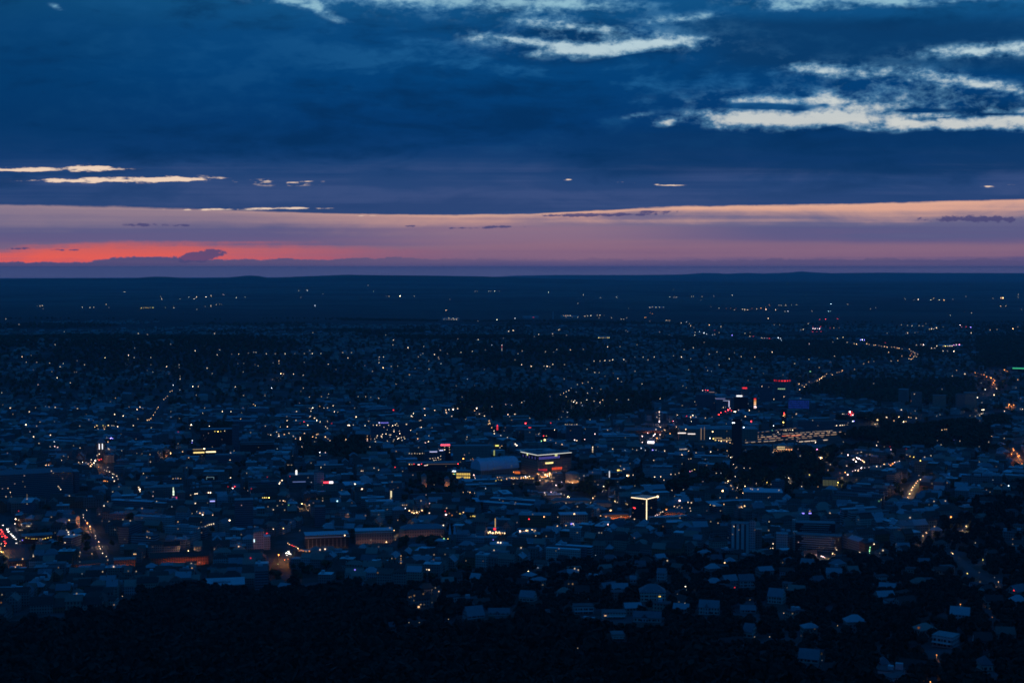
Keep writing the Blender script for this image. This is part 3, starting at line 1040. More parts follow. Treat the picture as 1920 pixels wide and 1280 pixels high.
    for i in range(4):
        a = math.radians(-90 + (i - 1.8) * 13)
        v, f = box_vf(0, 0, 0, 4.2, .4, 2.2)
        o = b.mesh('green_window', v, f, emat((.55, .9, .5), .55))
        o.location = (math.cos(a) * (r + .2), 6 + math.sin(a) * (r + .2), hh * .68)
        o.rotation_euler = (0, 0, a + math.pi / 2)
    Block('office_tower', 'plain bluish high-rise slab left of the round red-crowned tower', 'tower', 1436, 760, 24, 42, 26, 0, 'glass_wall', 'flat_roof', phrase=None)
    b = Block('glass_block', 'block whose glass front glows deep blue', 'building', 1498, 772, 40, 23, 30, -4, 'glass_wall', 'flat_roof', phrase='blue-glowing block')
    for i in range(13):
        for j in range(5):
            b.front('blue_pane', 1480.5 + i * 2.95, 752 + j * 3.9, 2.3, 3.0, emat((.015, .06, .5), .22 + .12 * ((i * 7 + j * 3) % 5) / 4))
    b = Block('office_block', 'dark block with a small white rooftop sign among red lights', 'building', 1389, 774, 26, 30, 24, 0, 'dark_wall', 'flat_roof')
    b.box('roof_sign', -4, -b.D / 2, b.H + .9, 15, .6, 3.6, emat((.95, .95, 1), 1.5))
    b = Block('office_block', 'block edged with pale violet lines of light', 'building', 1359, 775, 33, 30, 24, -8, 'glass_wall', 'flat_roof')
    b.front('light_strip', 1352, 747.5, 18, 2.0, emat((.4, .45, .95), .3), out=.5)
    b.front('light_strip', 1363, 751, 12, .9, emat((.6, .66, 1), .8), out=.7)
    b.front('light_strip', 1368, 757, 1.4, 11, emat((.72, .72, 1), .9), out=.7)
    b = Block('office_block', 'wide dark block under a red and white rooftop light', 'building', 1322, 768, 36, 28, 30, 0, 'glass_wall', 'flat_roof')
    b.front('light_strip', 1334, 733.5 + 1, 10, 1.0, emat((1, .6, .55), .25), out=.7)
    b = Block('office_block', 'dark block topped by a small red sign', 'building', 1396, 771, 14, 42, 18, 0, 'glass_wall', 'flat_roof')
    b.box('red_sign', 0, -b.D / 2, b.H + .6, 12, .5, 4.0, emat(RED, .9))
    b = Block('narrow_tower', 'narrow tower with one flank glowing orange and white', 'tower', 1415, 772, 9, 28, 12, 0, 'dark_wall', 'flat_roof')
    for v, c, g in ((747.5, RED, 1.2), (750.5, (1, .35, .1), 1.4), (754, (1, .5, .2), 2.), (757.5, (1, .6, .35), 2.4), (761.5, (1, .8, .8), 2.6), (764, (1, .75, .85), 1.6)):
        b.front('lit_panel', 1415.5, v, 4.0, 2.2, emat(c, g * .7))
    for i, (u, vb, wp, hp) in enumerate([(1694, 759, 19, 29), (1718, 768, 20, 32), (1761, 769, 24, 28), (1800, 769, 17, 30), (1819, 769, 24, 33)]):
        Block('residential_tower', ['pale residential tower farthest left of the five beyond the park', 'pale residential tower beside the small red light beyond the park', 'broad pale residential tower in the middle beyond the park',
                                    'slim residential tower touching the wide last one beyond the park', 'widest residential tower at the right end beyond the park'][i], 'tower', u, vb, wp, hp, 22, [-8, 6, 0, 4, 0][i], 'render_wall', 'flat_roof', group='residential towers beyond the park')
    b = Block('lit_mast_tower', 'slim dark tower with red, orange and yellow lights stacked on its face', 'tower', 1470, 806, 9, 40, 10, 0, 'dark_wall', 'flat_roof')
    Block('office_block', 'long bluish office bar right of the station hall and behind the platforms', 'building', 1545, 806, 100, 16, 24, 6, 'glass_wall', 'flat_roof')

    # ---- left half
    b = Block('bell_tower', 'dark tower marked by twin upright white bars of light', 'tower', 190, 858, 15, 36, 11, 0, 'stone_wall', 'slate_roof', 'hip', 8., phrase='tower with twin white bars')
    b.front('light_bar', 186.6, 836.5, 1.5, 10.5, emat((.93, .96, 1), 1.7))
    b.front('light_bar', 192.2, 836.5, 1.5, 10.5, emat((.93, .96, 1), 1.7))
    b = Block('church_tower', 'slender church tower lit pale green above a pink glow', 'tower', 325.5, 941, 5.5, 22, 4.5, 0, 'pale_wall', 'slate_roof', 'hip', 5., phrase='green-lit church tower', clear=(321, 908, 332, 936))
    b.front('lit_belfry', 325.5, 923.5, 2.6, 9, emat((.8, 1, .72), 1.5))
    b.front('lit_belfry', 325.2, 916, 1.6, 6, emat((.8, 1, .72), 1.2))
    b.front('pink_base', 327, 932.5, 10, 3.2, emat((1, .1, .3), .7), out=.4)
    b = Block('exhibition_hall', 'dark flat hall with a bright yellow strip along its front', 'hall', 384, 856, 66, 13, 30, 1, 'dark_wall', 'flat_roof', phrase='hall with the yellow strip')
    b.front('light_strip', 373, 847.6, 20, 2.2, emat((1, .74, .25), 1.7), out=.5)
    b.front('light_strip', 395, 847, 18, 2.0, emat((1, .8, .45), 1.9), out=.5)
    b.front('light_strip', 372, 841.5, 20, .9, emat((1, .7, .3), .5), out=.5)
    Block('office_block', 'wide unlit dark block above the hall with the yellow strip', 'building', 408, 843, 62, 38, 30, 0, 'dark_wall', 'slate_roof')
    Block('office_tower', 'narrow bluish tower right of the wide unlit dark block', 'tower', 442, 845, 13, 48, 16, 0, 'glass_wall', 'flat_roof')
    b = Block('office_block', 'long flat block with a pale roof edge, left of centre', 'building', 482, 852, 62, 22, 22, 0, 'dark_wall', 'flat_roof')
    b.front('roof_edge', 482, 832, 60, 1.0, 'pale_wall', out=.4)
    b = Block('office_complex', 'big office block under a violet-blue lettered sign with many lit windows', 'building', 731, 834, 76, 40, 40, 5, 'glass_wall', 'flat_roof', phrase='block with the blue sign')
    zz = b.H + 1.0
    v, f = tube_vf(-9, -b.D / 2, 0, 0, 0, 0, 3)
    u0 = -24
    b.box('sign_disc', u0, -b.D / 2, zz, 2.6, .5, 2.6, emat((.55, .55, 1), 1.5))
    xs = u0 + 3.2
    for wl, hl in ((1.3, 2.4), (1.6, 1.7), (1.3, 2.4), (1.6, 1.7), (1.4, 1.7), (.8, 2.4), (1.6, 1.7), (1.6, 1.7), (1.3, 2.4), (1.6, 1.7)):
        b.box('sign_letter', xs + wl / 2, -b.D / 2, zz, wl * .86, .4, hl, emat((.24, .22, 1), 1.2))
        xs += wl + .25
    b = Block('office_tower', 'dark tower topped by a pinkish red lettered sign', 'tower', 836, 866, 19, 30, 18, 0, 'dark_wall', 'flat_roof', phrase='tower with the pink sign')
    xs = -b.W / 2 - .3
    for wl in (2.2, 1.9, 1.6, .5, 2.2, 1.8, 2.0, 1.9, 1.7):
        b.box('sign_letter', xs + wl / 2, -b.D / 2, b.H + .7, wl * .84, .4, 3.4, emat((1, .1, .16), 2.0))
        xs += wl + .32
    b = Block('glass_block', 'block crossed by two violet-white light strips left of the pink sign', 'building', 815, 868, 40, 22, 18, 4, 'glass_wall', 'flat_roof')
    b.front('light_strip', 812, 846.5, 14, 1.6, emat((.6, .62, 1), 1.0), out=.5)
    b.front('light_strip', 827, 844, 7, 1.6, emat((.65, .66, 1), 1.3), out=.5)
    b = Block('office_block', 'long flat block with two pale window bands behind the barrel-roofed hall', 'building', 885, 868, 72, 32, 24, 2, 'render_wall', 'flat_roof')
    b = Block('cinema', 'low block crossed by a faint horizontal cable of light', 'building', 812, 882, 96, 14, 24, 1, 'dark_wall', 'flat_roof')
    b.front('light_strip', 829, 869.7, 55, .7, emat((1, .7, .7), .16), out=.5)
    b = Block('office_tower', 'tower whose edge carries a tall cream-coloured band of light', 'tower', 741, 949, 24, 44, 18, 0, 'glass_wall', 'flat_roof', phrase='tower with the cream light')
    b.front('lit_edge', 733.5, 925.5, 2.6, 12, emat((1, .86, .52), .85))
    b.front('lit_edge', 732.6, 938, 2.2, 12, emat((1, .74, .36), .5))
    b = Block('hotel', 'bluish stepped block with a tall white sign and a dim blue strip', 'building', 567, 912, 50, 22, 26, 0, 'glass_wall', 'flat_roof')
    b.box('upright_sign', -b.W * .22, -b.D / 2 + 2, b.H + .5, 3.0, .7, 8.0, emat((.95, .95, .95), 1.7))
    b.front('light_strip', 561, 902.5, 24, 1.2, emat((.3, .42, 1), .45), out=.5)
    b = Block('office_tower', 'tall bluish tower standing right of the stepped hotel block', 'tower', 598, 925, 18, 40, 16, 0, 'pale_wall', 'flat_roof')
    b = Block('office_block', 'block carrying a half red and half white rooftop sign', 'building', 614, 926, 40, 20, 24, 0, 'render_wall', 'flat_roof')
    b.box('red_sign', -2, -b.D / 2, b.H + .6, 9, .5, 2.8, emat((1, .05, .08), 1.9))
    b.box('white_sign', 6.2, -b.D / 2, b.H + .2, 6.5, .5, 3.4, emat((1, .86, .95), 2.0))
    Block('office_block', 'huge dark flat block at the far left edge', 'building', 64, 938, 142, 50, 60, 2, 'glass_wall', 'slate_roof')
    Block('office_block', 'bluish wall slab ending the huge dark block at the left', 'building', 142, 932, 14, 48, 30, 8, 'glass_wall', 'flat_roof')
    b = Block('church_tower', 'thin unlit church tower in the left centre', 'tower', 492.5, 882, 7, 26, 7, 0, 'stone_wall', 'slate_roof', 'hip', 9.)
    Block('office_tower', 'tall bluish slab among the roofs left of centre', 'tower', 458, 1003, 34, 66, 18, 0, 'glass_wall', 'flat_roof', phrase=None)
    b = Block('office_tower', 'blue-grey tower with a small white-cyan upright light', 'tower', 485, 1040, 19, 44, 16, 0, 'pale_wall', 'flat_roof', phrase='tower with the cyan light')
    b.front('upright_sign', 477, 1012.5, 2.2, 6.0, emat((.62, .9, 1), 1.5))
    b = Block('office_tower', 'bluish tower left of the glowing intersection', 'tower', 600, 986, 20, 36, 16, 0, 'glass_wall', 'flat_roof')
    b = Block('chapel', 'small stone tower with a faintly lit pinkish face', 'tower', 652, 974, 11, 16, 9, -10, 'sandstone', 'slate_roof', 'hip', 4.)
    floods(b, -b.W / 2, b.W / 2, 2, -b.D / 2 - 3, (1, .5, .3), 5)
    for u, vb, hp in ((795, 913, 26), (838, 912, 20)):
        b = Block('stone_tower', 'dim amber-lit stone tower, the %s of two left of the yellow windows' % ('taller' if hp == 26 else 'shorter'), 'tower', u, vb, 10, hp, 9, 5, 'sandstone', 'slate_roof', 'hip', 5.)
        floods(b, -b.W / 2, b.W / 2, 2, -b.D / 2 - 4, (1, .4, .2), 6)
    b = Block('lettered_block', 'block with a violet-white sign along its roof edge', 'building', 398, 956, 12, 19, 14, 0, 'pale_wall', 'flat_roof')
    b.front('roof_sign', 398.5, 938.8, 9, 1.8, emat((.4, .4, 1), 1.6), out=.5)
    b = Block('gate_frame_building', 'low block with a pale cyan rectangular portal frame', 'building', 395, 905, 26, 14, 14, 0, 'dark_wall', 'flat_roof')
    for u, v, w, h in ((394, 894, 13, .9), (387.6, 896, .9, 4.5), (400.8, 896, .9, 4.5)):
        b.front('portal_frame', u, v, w, h, emat((.4, .7, .85), .35), out=.4)

    # ---- the lit civic buildings in the middle foreground
    b = Block('columned_building', 'long civic building with a row of tall dim-lit pilasters', 'building', 612, 1030, 84, 27, 26, 5, 'dark_wall', 'pale_roof', phrase='columned building')
    for i in range(10):
        b.front('pilaster', 577 + i * 7.6, 1018, .9, 16, 'sandstone', out=.5, t=1.0)
    b.front('cornice', 612, 1006.5, 84, 2., 'stone_trim', out=.7, t=1.4)
    floods(b, -b.W / 2, b.W / 2, 6, -b.D / 2 - 6, (1, .56, .34), 3.5)
    b = Block('civic_building', 'long stone building with dim brownish lit front right of the columned building', 'building', 701, 1019, 72, 24, 22, 3, 'stone_wall', 'pale_roof')
    b.front('cornice', 701, 998, 72, 1.4, 'stone_trim', out=.5)
    floods(b, -b.W / 2, b.W / 2, 6, -b.D / 2 - 6, (1, .5, .32), 4.0)
    b = Block('civic_building', 'stone building with a portico and dim rosy lit front behind dark trees', 'building', 792, 1006, 84, 22, 22, 4, 'stone_wall', 'slate_roof', 'hip', 6.)
    b.front('portico', 752, 999, 9, 16, 'sandstone', out=1.4, t=2.6)
    floods(b, -b.W / 2, b.W / 2, 6, -b.D / 2 - 6, (1, .5, .36), 4.0)
    b = Block('pale_wing', 'low ragged pale garden wing below the portico building', 'building', 784, 1031, 36, 11, 10, -3, 'sandstone', 'slate_roof', 'hip', 3.)
    b = Block('twin_spire_church', 'church with two thin greenish spires among dark trees', 'church', 848, 1020, 12, 16, 20, 0, 'stone_wall', 'slate_roof', 'gable', 6., phrase='twin-spired church', clear=(840, 974, 858, 1012))
    for q in (-1, 1):
        v, f = box_vf(q * 3.2, -b.D / 2 - 2.2, -3, 3.6, 3.6, b.H + 12)
        b.mesh('tower', v, f, 'stone_wall')
        hz = b.H + 9
        v = [(q * 3.2 + a, -b.D / 2 - 2.2 + c, hz) for a, c in ((-2, -2), (2, -2), (2, 2), (-2, 2))] + [(q * 3.2, -b.D / 2 - 2.2, hz + 15)]
        b.mesh('spire', v, [(0, 1, 4), (1, 2, 4), (2, 3, 4), (3, 0, 4), (3, 2, 1, 0)], 'metal_roof')
    b = Block('fair_stand', 'round stand ringed with bright warm bulbs under a thin yellow mast', 'pavilion', 931, 1007, 34, 8, 20, 0, 'stone_wall', 'flat_roof', phrase='bulb-ringed stand', clear=(914, 968, 950, 1005))
    b.front('light_mast', 928.6, 979, 1.5, 17, emat((1, .62, .22), .8), out=2)
    b.front('red_lamp', 927.6, 990.5, 4.6, 4, emat(RED, 1.6), out=2.4)
    for i in range(8):
        b.front('bulb', 916 + i * 4.3, 998.2 + (i % 2) * .8, 1.9, 1.9, emat((1, .62, .3), [3, 1.5, 4, 2, 4, 2.5, 1.5, 3][i]), out=.5)
    b = Block('tented_stand', 'low pale domed stand below the bulb-ringed stand', 'pavilion', 936, 1024, 34, 8, 14, 0, 'pale_wall', 'pale_roof', 'hip', 3.)
    # orange fronts either side of the T tower
    b = Block('ministry_building', 'low building with an orange-lit front left of the T-lit tower', 'building', 1154, 975, 52, 12, 16, 10, 'brick_face', 'slate_roof', 'hip', 3., phrase='orange-lit front')
    b.front('eaves_glow', 1154, 966.5, 44, 3.0, emat((1, .3, .08), .10), out=.3)  # glowing strip stands in for orange light falling on the upper front
    floods(b, -b.W / 2, b.W / 2, 6, -b.D / 2 - 5, (1, .42, .14), 16, .5)
    b = Block('ministry_building', 'building with a dim rosy brick front right of the T-lit tower', 'building', 1266, 970, 42, 14, 18, -9, 'brick_wall', 'slate_roof', 'hip', 4.)
    floods(b, -b.W / 2, b.W / 2, 5, -b.D / 2 - 4.5, (1, .46, .22), 8, .45)
    b = Block('office_block', 'stone office block with rows of small windows left of the orange-lit front', 'building', 1074, 987, 56, 22, 22, 8, 'stone_wall', 'pale_roof')
    floods(b, -b.W / 2, b.W / 2, 5, -b.D / 2 - 5, (1, .6, .4), 3)
    b = Block('office_block', 'brownish block facing the bulb-ringed stand', 'building', 1003, 988, 62, 22, 24, -4, 'brick_wall', 'flat_roof')
    b = Block('shop_row', 'low row of brightly lit shopfronts below the brownish block', 'shops', 988, 1001, 36, 8, 12, 0, 'dark_wall', 'flat_roof')
    for i, g in enumerate((3.2, .3, 2.2, 2.6, 1.2, 1.8, 1.5, .8)):
        b.front('shop_window', 974.5 + i * 3.9, 996.5, 2.9, 3.2, emat((1, .7, .45), g * .6))
    b = Block('garden_wing', 'low stone wing lit dim amber behind trees, left of the orange-lit front', 'building', 1070, 946, 74, 12, 14, 4, 'sandstone', 'slate_roof', 'hip', 4.)
    floods(b, -b.W / 2, b.W / 2, 5, -b.D / 2 - 5, AMBER, 1.2)
    b = Block('garden_wing', 'short stone wing lit dim amber nearest the T-lit tower', 'building', 1130, 950, 36, 12, 14, -4, 'sandstone', 'slate_roof', 'hip', 4.)
    floods(b, -b.W / 2, b.W / 2, 3, -b.D / 2 - 5, AMBER, 1.2)
    # brick fronts, left foreground
    b = Block('brick_building', 'long brick building glowing dull orange', 'building', 337, 1060, 108, 23, 18, 2, 'brick_wall', 'tile_roof', 'gable', 5., phrase='long orange-lit brick building')
    floods(b, -b.W * .28, b.W * .42, 9, -b.D / 2 - 6, ORANGE, 9, .4)
    b = Block('brick_building', 'brownish block with a pale window group, left of the long brick one', 'building', 234, 1064, 40, 15, 16, 0, 'brick_wall', 'flat_roof', clear=(215, 1050, 253, 1062))
    floods(b, -b.W / 2, b.W / 2, 4, -b.D / 2 - 5, (1, .42, .2), 5, .35)
    b = Block('brick_building', 'brick block with two short lit bands at the far left', 'building', 33, 1069, 32, 18, 16, 0, 'brick_wall', 'flat_roof')
    floods(b, -b.W / 2, b.W / 2, 3, -b.D / 2 - 5, (1, .42, .2), 3, .35)
    b = Block('brick_building', 'low brownish row between the two darker brick blocks', 'building', 170, 1062, 62, 10, 14, 0, 'brick_wall', 'tile_roof', 'gable', 3.)
    floods(b, -b.W / 2, b.W / 2, 5, -b.D / 2 - 5, (1, .42, .2), 2.2, .35)
    b = Block('office_block', 'block with a row of yellow lit window bays at the left avenue', 'building', 70, 1018, 56, 14, 20, 2, 'dark_wall', 'flat_roof')

    # ---- foreground slab and terraces on the right
    b = Block('slab_block', 'broad pale apartment slab with vertical stripes', 'tower', 1393, 1038, 46, 56, 17, -4, 'stripe_wall', 'flat_roof', phrase='pale striped slab', clear=(1368, 976, 1430, 1030))
    b.box('stair_shaft', b.W * .40, -b.D / 2 - 1.2, -4, 7.5, 2.4, b.H + 9, 'pale_wall', hull=True)
    b.box('rear_wing', b.W * .62, 2.5, -4, 9, 12, b.H * .92, 'render_wall', hull=True)
    Block('office_tower', 'small pale tower right of the broad striped slab', 'tower', 1466, 1037, 22, 36, 14, 0, 'pale_wall', 'flat_roof')
    for i, (u, vb, wp, n, txt) in enumerate([(1528, 1006, 74, 6, 'upper stack of pale balcony terraces right of the striped slab'), (1535, 1034, 86, 7, 'lower stack of pale balcony terraces right of the striped slab')]):
        b = Block('terrace_building', txt, 'building', u, vb, wp, n * 4.2, 18, [3, -5][i], 'dark_wall', 'flat_roof', phrase=['upper terrace stack', None][i])
        for j in range(n):
            b.front('balcony', u + (j % 3 - 1) * 2.5, vb - 2.2 - j * 4.1, wp * .8 - j * 2.0, 1.5, 'pale_wall', out=1.0, t=2.2)
        b.box('stair_tower', -b.W / 2 - 1.5, -1, -4, 5, 8, b.H + 7, 'pale_wall')
    b = Block('garden_pavilion', 'pavilion whose ribbed front is lit dim yellow-green', 'pavilion', 1556, 913, 28, 16, 16, 0, 'stone_wall', 'flat_roof', phrase='ribbed yellow-green pavilion')
    for i in range(10):
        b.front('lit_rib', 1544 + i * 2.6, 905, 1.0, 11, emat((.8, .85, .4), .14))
    Block('hall', 'wide pale flat-roofed hall at the edge of the park', 'hall', 1430, 943, 74, 20, 40, 3, 'render_wall', 'pale_roof')
    b = Block('white_bar_building', 'low block with one tall thin white light on its corner', 'building', 1150, 900, 34, 14, 14, 0, 'dark_wall', 'flat_roof')
    b.front('light_bar', 1142.6, 888.5, 1.6, 12, emat((.95, .96, 1), 1.2), out=.6)
    for i, (u, vb, wp, hp) in enumerate([(993, 836, 20, 30), (1076, 832, 30, 34), (1110, 832, 26, 30), (1030, 828, 30, 24)]):
        Block('office_tower', ['grey high-rise with fine horizontal bands under red lights', 'broad dotted-roof high-rise left of the station forecourt', 'bluish high-rise touching the broad dotted-roof one', 'dull block between the two banded high-rises'][i],
              'tower', u, vb, wp, hp, 20, [0, 4, -4, 0][i], ['band_wall', 'glass_wall', 'glass_wall', 'dark_wall'][i], 'flat_roof')
    b = Block('green_post', 'slim yellow-green lit advertising column behind the barrel roof', 'column', 927, 862, 3.2, 18, 3, 0, 'dark_wall', 'flat_roof', clear=(922, 842, 931, 858))
    b.front('lit_face', 926.6, 848.5, 2.4, 10, emat((.75, .85, .3), .5))
    b = Block('sign_post', 'upright red sign on a dark post', 'sign', 932.5, 818, 2.6, 20, 2, 0, 'dark_wall', 'flat_roof')
    b.front('red_panel', 932.5, 801.5, 3.0, 9, emat((1, .05, .1), .7))
    b = Block('sign_post', 'small tilted yellow-green sign on a dark post', 'sign', 932, 847, 2.4, 10, 2, 0, 'dark_wall', 'flat_roof')
    o = b.front('yellow_panel', 932, 835, 6.5, 2.2, emat((.95, .9, .2), 1.6))
    o = Block('neon_hall', 'long low roof edged by a green strip of light at the right edge', 'hall', 1911, 697, 30, 8, 20, 0, 'dark_wall', 'flat_roof')
    o.front('light_strip', 1911, 690.3, 24, 1.8, emat((.08, .9, .4), .8), out=.5)
    # far industry, pale halls in the plain
    for i, (u, vb, wp, hp, txt) in enumerate([
            (845, 600.5, 32, 3.6, 'long pale shed with a row of lamps on its roof far out in the plain'), (1068, 597, 34, 4.5, 'bright pale factory hall far out in the plain right of centre'),
            (995, 597.5, 30, 4, 'pale shed with a dim red sign far out in the plain'), (1231, 579, 30, 4, 'pale long hall under a row of lights far out right of centre'),
            (1531, 620, 22, 5, 'hall under a red and white strip far out on the right'), (1782, 652, 44, 4.5, 'long shopping hall under pink and white signs far right'),
            (1132, 635, 24, 3.6, 'low hall with an even row of yellowish windows on the hilltop'), (1748, 619, 16, 3.5, 'small hall with one bright strip far right')]):
        Block('industrial_hall', txt, 'hall', u, vb, wp, hp, 60, 0, 'pale_wall', 'pale_roof', clear=(0, 0, 0, 0))
    # a chimney and a crane
    P = at(1037, 598)
    k = float(project(np.array(P))[2]) / FPX
    t = thing('factory_chimney', 'thin tall factory chimney standing in the far plain', 'chimney', P)
    v, f = tube_vf(0, 0, -2, 15 * k, 4.5, 3.2, 12)
    mesh_obj('shaft', v, f, 'pale_wall', t)
    v, f = tube_vf(0, 0, 15 * k, 15 * k + 3, 3.6, 3.6, 12)
    mesh_obj('rim', v, f, 'chimney_brick', t)
    P = at(645, 519)

    # ---- villas on the near slope
    vil = [
        ('large hipped villa with many dormers on the wooded slope', 1223, 1127, 50, 30, 17, 4, 'hip', 7., 'large hipped villa'),
        ('pale villa with twin gables among dark trees', 1330, 1152, 40, 24, 13, -6, 'gable', 5., 'twin-gabled villa'),
        ('long low pale house below the large hipped villa', 1214, 1166, 54, 17, 12, -4, 'gable', 4., None),
        ('flat-roofed modern house with a pale rim', 1093, 1152, 40, 15, 12, 6, 'flat', 0, 'pale-rimmed modern house'),
        ('flat white house with a bright lamp at its left corner', 1151, 1160, 46, 11, 12, 5, 'flat', 0, None),
        ('tall pale house standing above the large hipped villa', 1241, 1091, 20, 24, 11, -12, 'gable', 4., None),
        ('gabled white house pair stepping up the slope', 1398, 1101, 34, 22, 12, 16, 'gable', 5., 'stepped white house pair'),
        ('pale house with steep roof right of the stepped pair', 1456, 1132, 34, 26, 13, -14, 'gable', 6., None),
        ('low white house right of the twin-gabled villa', 1402, 1149, 30, 12, 11, 5, 'gable', 3., None),
        ('pale blue house with a broad terrace low on the right', 1773, 1215, 50, 20, 14, -20, 'flat', 0, 'broad-terraced house'),
        ('house with a steep pale gabled roof at the edge of the woods', 888, 1160, 42, 20, 14, 20, 'gable', 7., 'pale roof at the woods'),
        ('long low house right of the steep pale roof', 936, 1153, 40, 11, 11, 0, 'gable', 3.5, None),
        ('small white house alone at the edge of the black forest', 734, 1182, 14, 14, 9, 10, 'gable', 3., 'lone white house'),
        ('pale cottage low in the bottom right trees', 1518, 1243, 42, 22, 12, -8, 'gable', 5., None),
        ('small pale house near the bottom edge on the right', 1656, 1256, 26, 22, 11, 12, 'hip', 4., None),
        ('low flat house half lost in the dark below centre', 1157, 1200, 28, 10, 11, 8, 'flat', 0, None),
        ('pale gabled house with a dark side right of the low flat one', 1406, 1196, 28, 24, 11, -22, 'gable', 5., None),
        ('pale house at the right margin near the bottom', 1846, 1258, 30, 26, 12, 18, 'hip', 5., None),
        ('narrow pale house below the large hipped villa on its left', 1187, 1092, 12, 12, 9, 0, 'gable', 3., None),
        ('pale house with broken roofline left of the modern house', 990, 1128, 34, 18, 12, -18, 'gable', 5., None),
    ]
    for lab, u, vb, wp, hp, dp, th, rt, rh, ph in vil:
        b = Block('villa', lab, 'house', u, vb, wp, hp, dp, th, 'pale_wall', 'flat_roof' if rt == 'flat' else 'slate_roof', rt, rh, phrase=ph, group='villas on the near slope',
                  chim=[(3, .8)] if rt != 'flat' else None)
        w, d, h = b.W, b.D, b.H
        n = max(2, int(w / 3.6))
        for st in range(max(1, int(h / 3.2))):
            lst = [box_vf(-w / 2 + w * (i + .5) / n, -d / 2 - .04, .9 + st * 3.1, 1.3, .16, 1.5) for i in range(n)]
            for v, f in lst:
                b.mesh('window', v, f, 'dark_glass')
        if rt == 'flat':
            b.box('terrace', 0, -d / 2 - 1.8, h * .45, w * .9, 3.4, .3, 'pale_wall')
        if rt == 'gable' and w > 16:
            q = w * .22
            v = [(-q, -d / 2 - 1.5, h), (q * .2, -d / 2 - 1.5, h), (-q * .4, -d / 2 - 1.5, h + rh * .8), (-q, 0, h), (q * .2, 0, h), (-q * .4, 0, h + rh * .8)]
            b.mesh('front_gable', v, [(0, 1, 2), (0, 2, 5, 3), (1, 4, 5, 2), (3, 5, 4), (0, 3, 4, 1)], 'slate_roof')
            b.box('bay', -q * .4, -d / 2 - .7, -3, q * 1.15, 1.5, h + 2.9, 'pale_wall')
        if rt == 'hip' and w > 20:
            for i in range(3):
                b.box('dormer', -w * .25 + i * w * .25, -d * .34, h + .4, 2.2, 2.6, 2.0, 'pale_wall')


build_landmarks()

# ------------------------------------------------------------------ roads
ROADS = [
    ([(-14, 968), (0, 984), (14, 1000), (26, 1026), (34, 1050)], 34), ([(162, 955), (160, 965), (165, 985), (171, 998), (178, 1005), (186, 1022), (193, 1040), (203, 1055)], 14),
    ([(326, 727), (310, 745), (297, 770), (290, 778), (276, 792)], 12), ([(188, 850), (180, 862), (170, 868), (180, 873), (195, 880), (207, 888), (222, 899)], 18),
    ([(542, 1012), (550, 1022), (560, 1031), (582, 1034)], 15), ([(530, 1058), (539, 1038), (546, 1018)], 13), ([(1238, 788), (1236, 805), (1228, 822), (1216, 836)], 22),
    ([(1335, 784), (1350, 776), (1362, 770), (1380, 770)], 16), ([(1830, 698), (1850, 703), (1864, 713), (1866, 722), (1858, 737), (1840, 748)], 18),
    ([(1498, 724), (1540, 708), (1580, 693), (1640, 678), (1720, 675)], 16), ([(1590, 640), (1640, 648), (1690, 652), (1721, 662), (1704, 674)], 24),
    ([(1565, 892), (1600, 881), (1640, 873), (1690, 864)], 16), ([(1724, 889), (1714, 905), (1708, 918), (1699, 936)], 12), ([(1896, 836), (1910, 855), (1918, 876)], 14),
    ([(1780, 1036), (1800, 1050), (1825, 1075), (1850, 1085), (1880, 1098)], 9), ([(1890, 768), (1840, 775), (1760, 785), (1700, 790)], 16),
    ([(1060, 905), (1030, 906), (1000, 907)], 20), ([(1165, 955), (1120, 938), (1060, 926), (1020, 922)], 14),
]
ROADPTS = []


def build_roads():
    for i, (pl, wd) in enumerate(ROADS):
        pts = []
        for (a, b), (c, d) in zip(pl[:-1], pl[1:]):
            n = max(2, int(math.hypot(c - a, d - b) / 3))
            for k in range(n):
                pts.append((a + (c - a) * k / n, b + (d - b) * k / n))
        pts.append(pl[-1])
        g = ground_hit([p[0] for p in pts], [p[1] for p in pts], 0, 1500)
        g = g[~np.isnan(g[:, 0])]
        for k in range(3):
            g[1:-1] = (g[:-2] + 2 * g[1:-1] + g[2:]) / 4
        # resample so that the strip follows the ground
        V, F = [], []
        seg = np.linalg.norm(np.diff(g[:, :2], axis=0), axis=1)
        L = np.concatenate([[0], np.cumsum(seg)])
        m = max(3, int(L[-1] / 12))
        q = np.linspace(0, L[-1], m)
        X, Y = np.interp(q, L, g[:, 0]), np.interp(q, L, g[:, 1])
        tx, ty = np.gradient(X), np.gradient(Y)
        tn = np.hypot(tx, ty) + 1e-9
        nx, ny = -ty / tn, tx / tn
        for s in (-.5, 0, .5):
            px, py = X + nx * wd * s, Y + ny * wd * s
            V.append(np.stack([px, py, height(px, py) + .35], -1))
        V = np.concatenate(V)
        for a in range(2):
            for k in range(m - 1):
                F.append((a * m + k, a * m + k + 1, (a + 1) * m + k + 1, (a + 1) * m + k))
        o = mesh_obj('road', V, F, 'asphalt')
        o['kind'] = 'structure'
        for k in range(m):
            ROADPTS.append((X[k], Y[k], wd / 2 + 9))
        uu, vv, _ = project(V[m:2 * m])
        for k in range(0, m, 2):
            CLEAR.append((uu[k] - 4, vv[k] - 3, uu[k] + 4, vv[k] + 1.5, math.hypot(X[k], Y[k])))


build_roads()

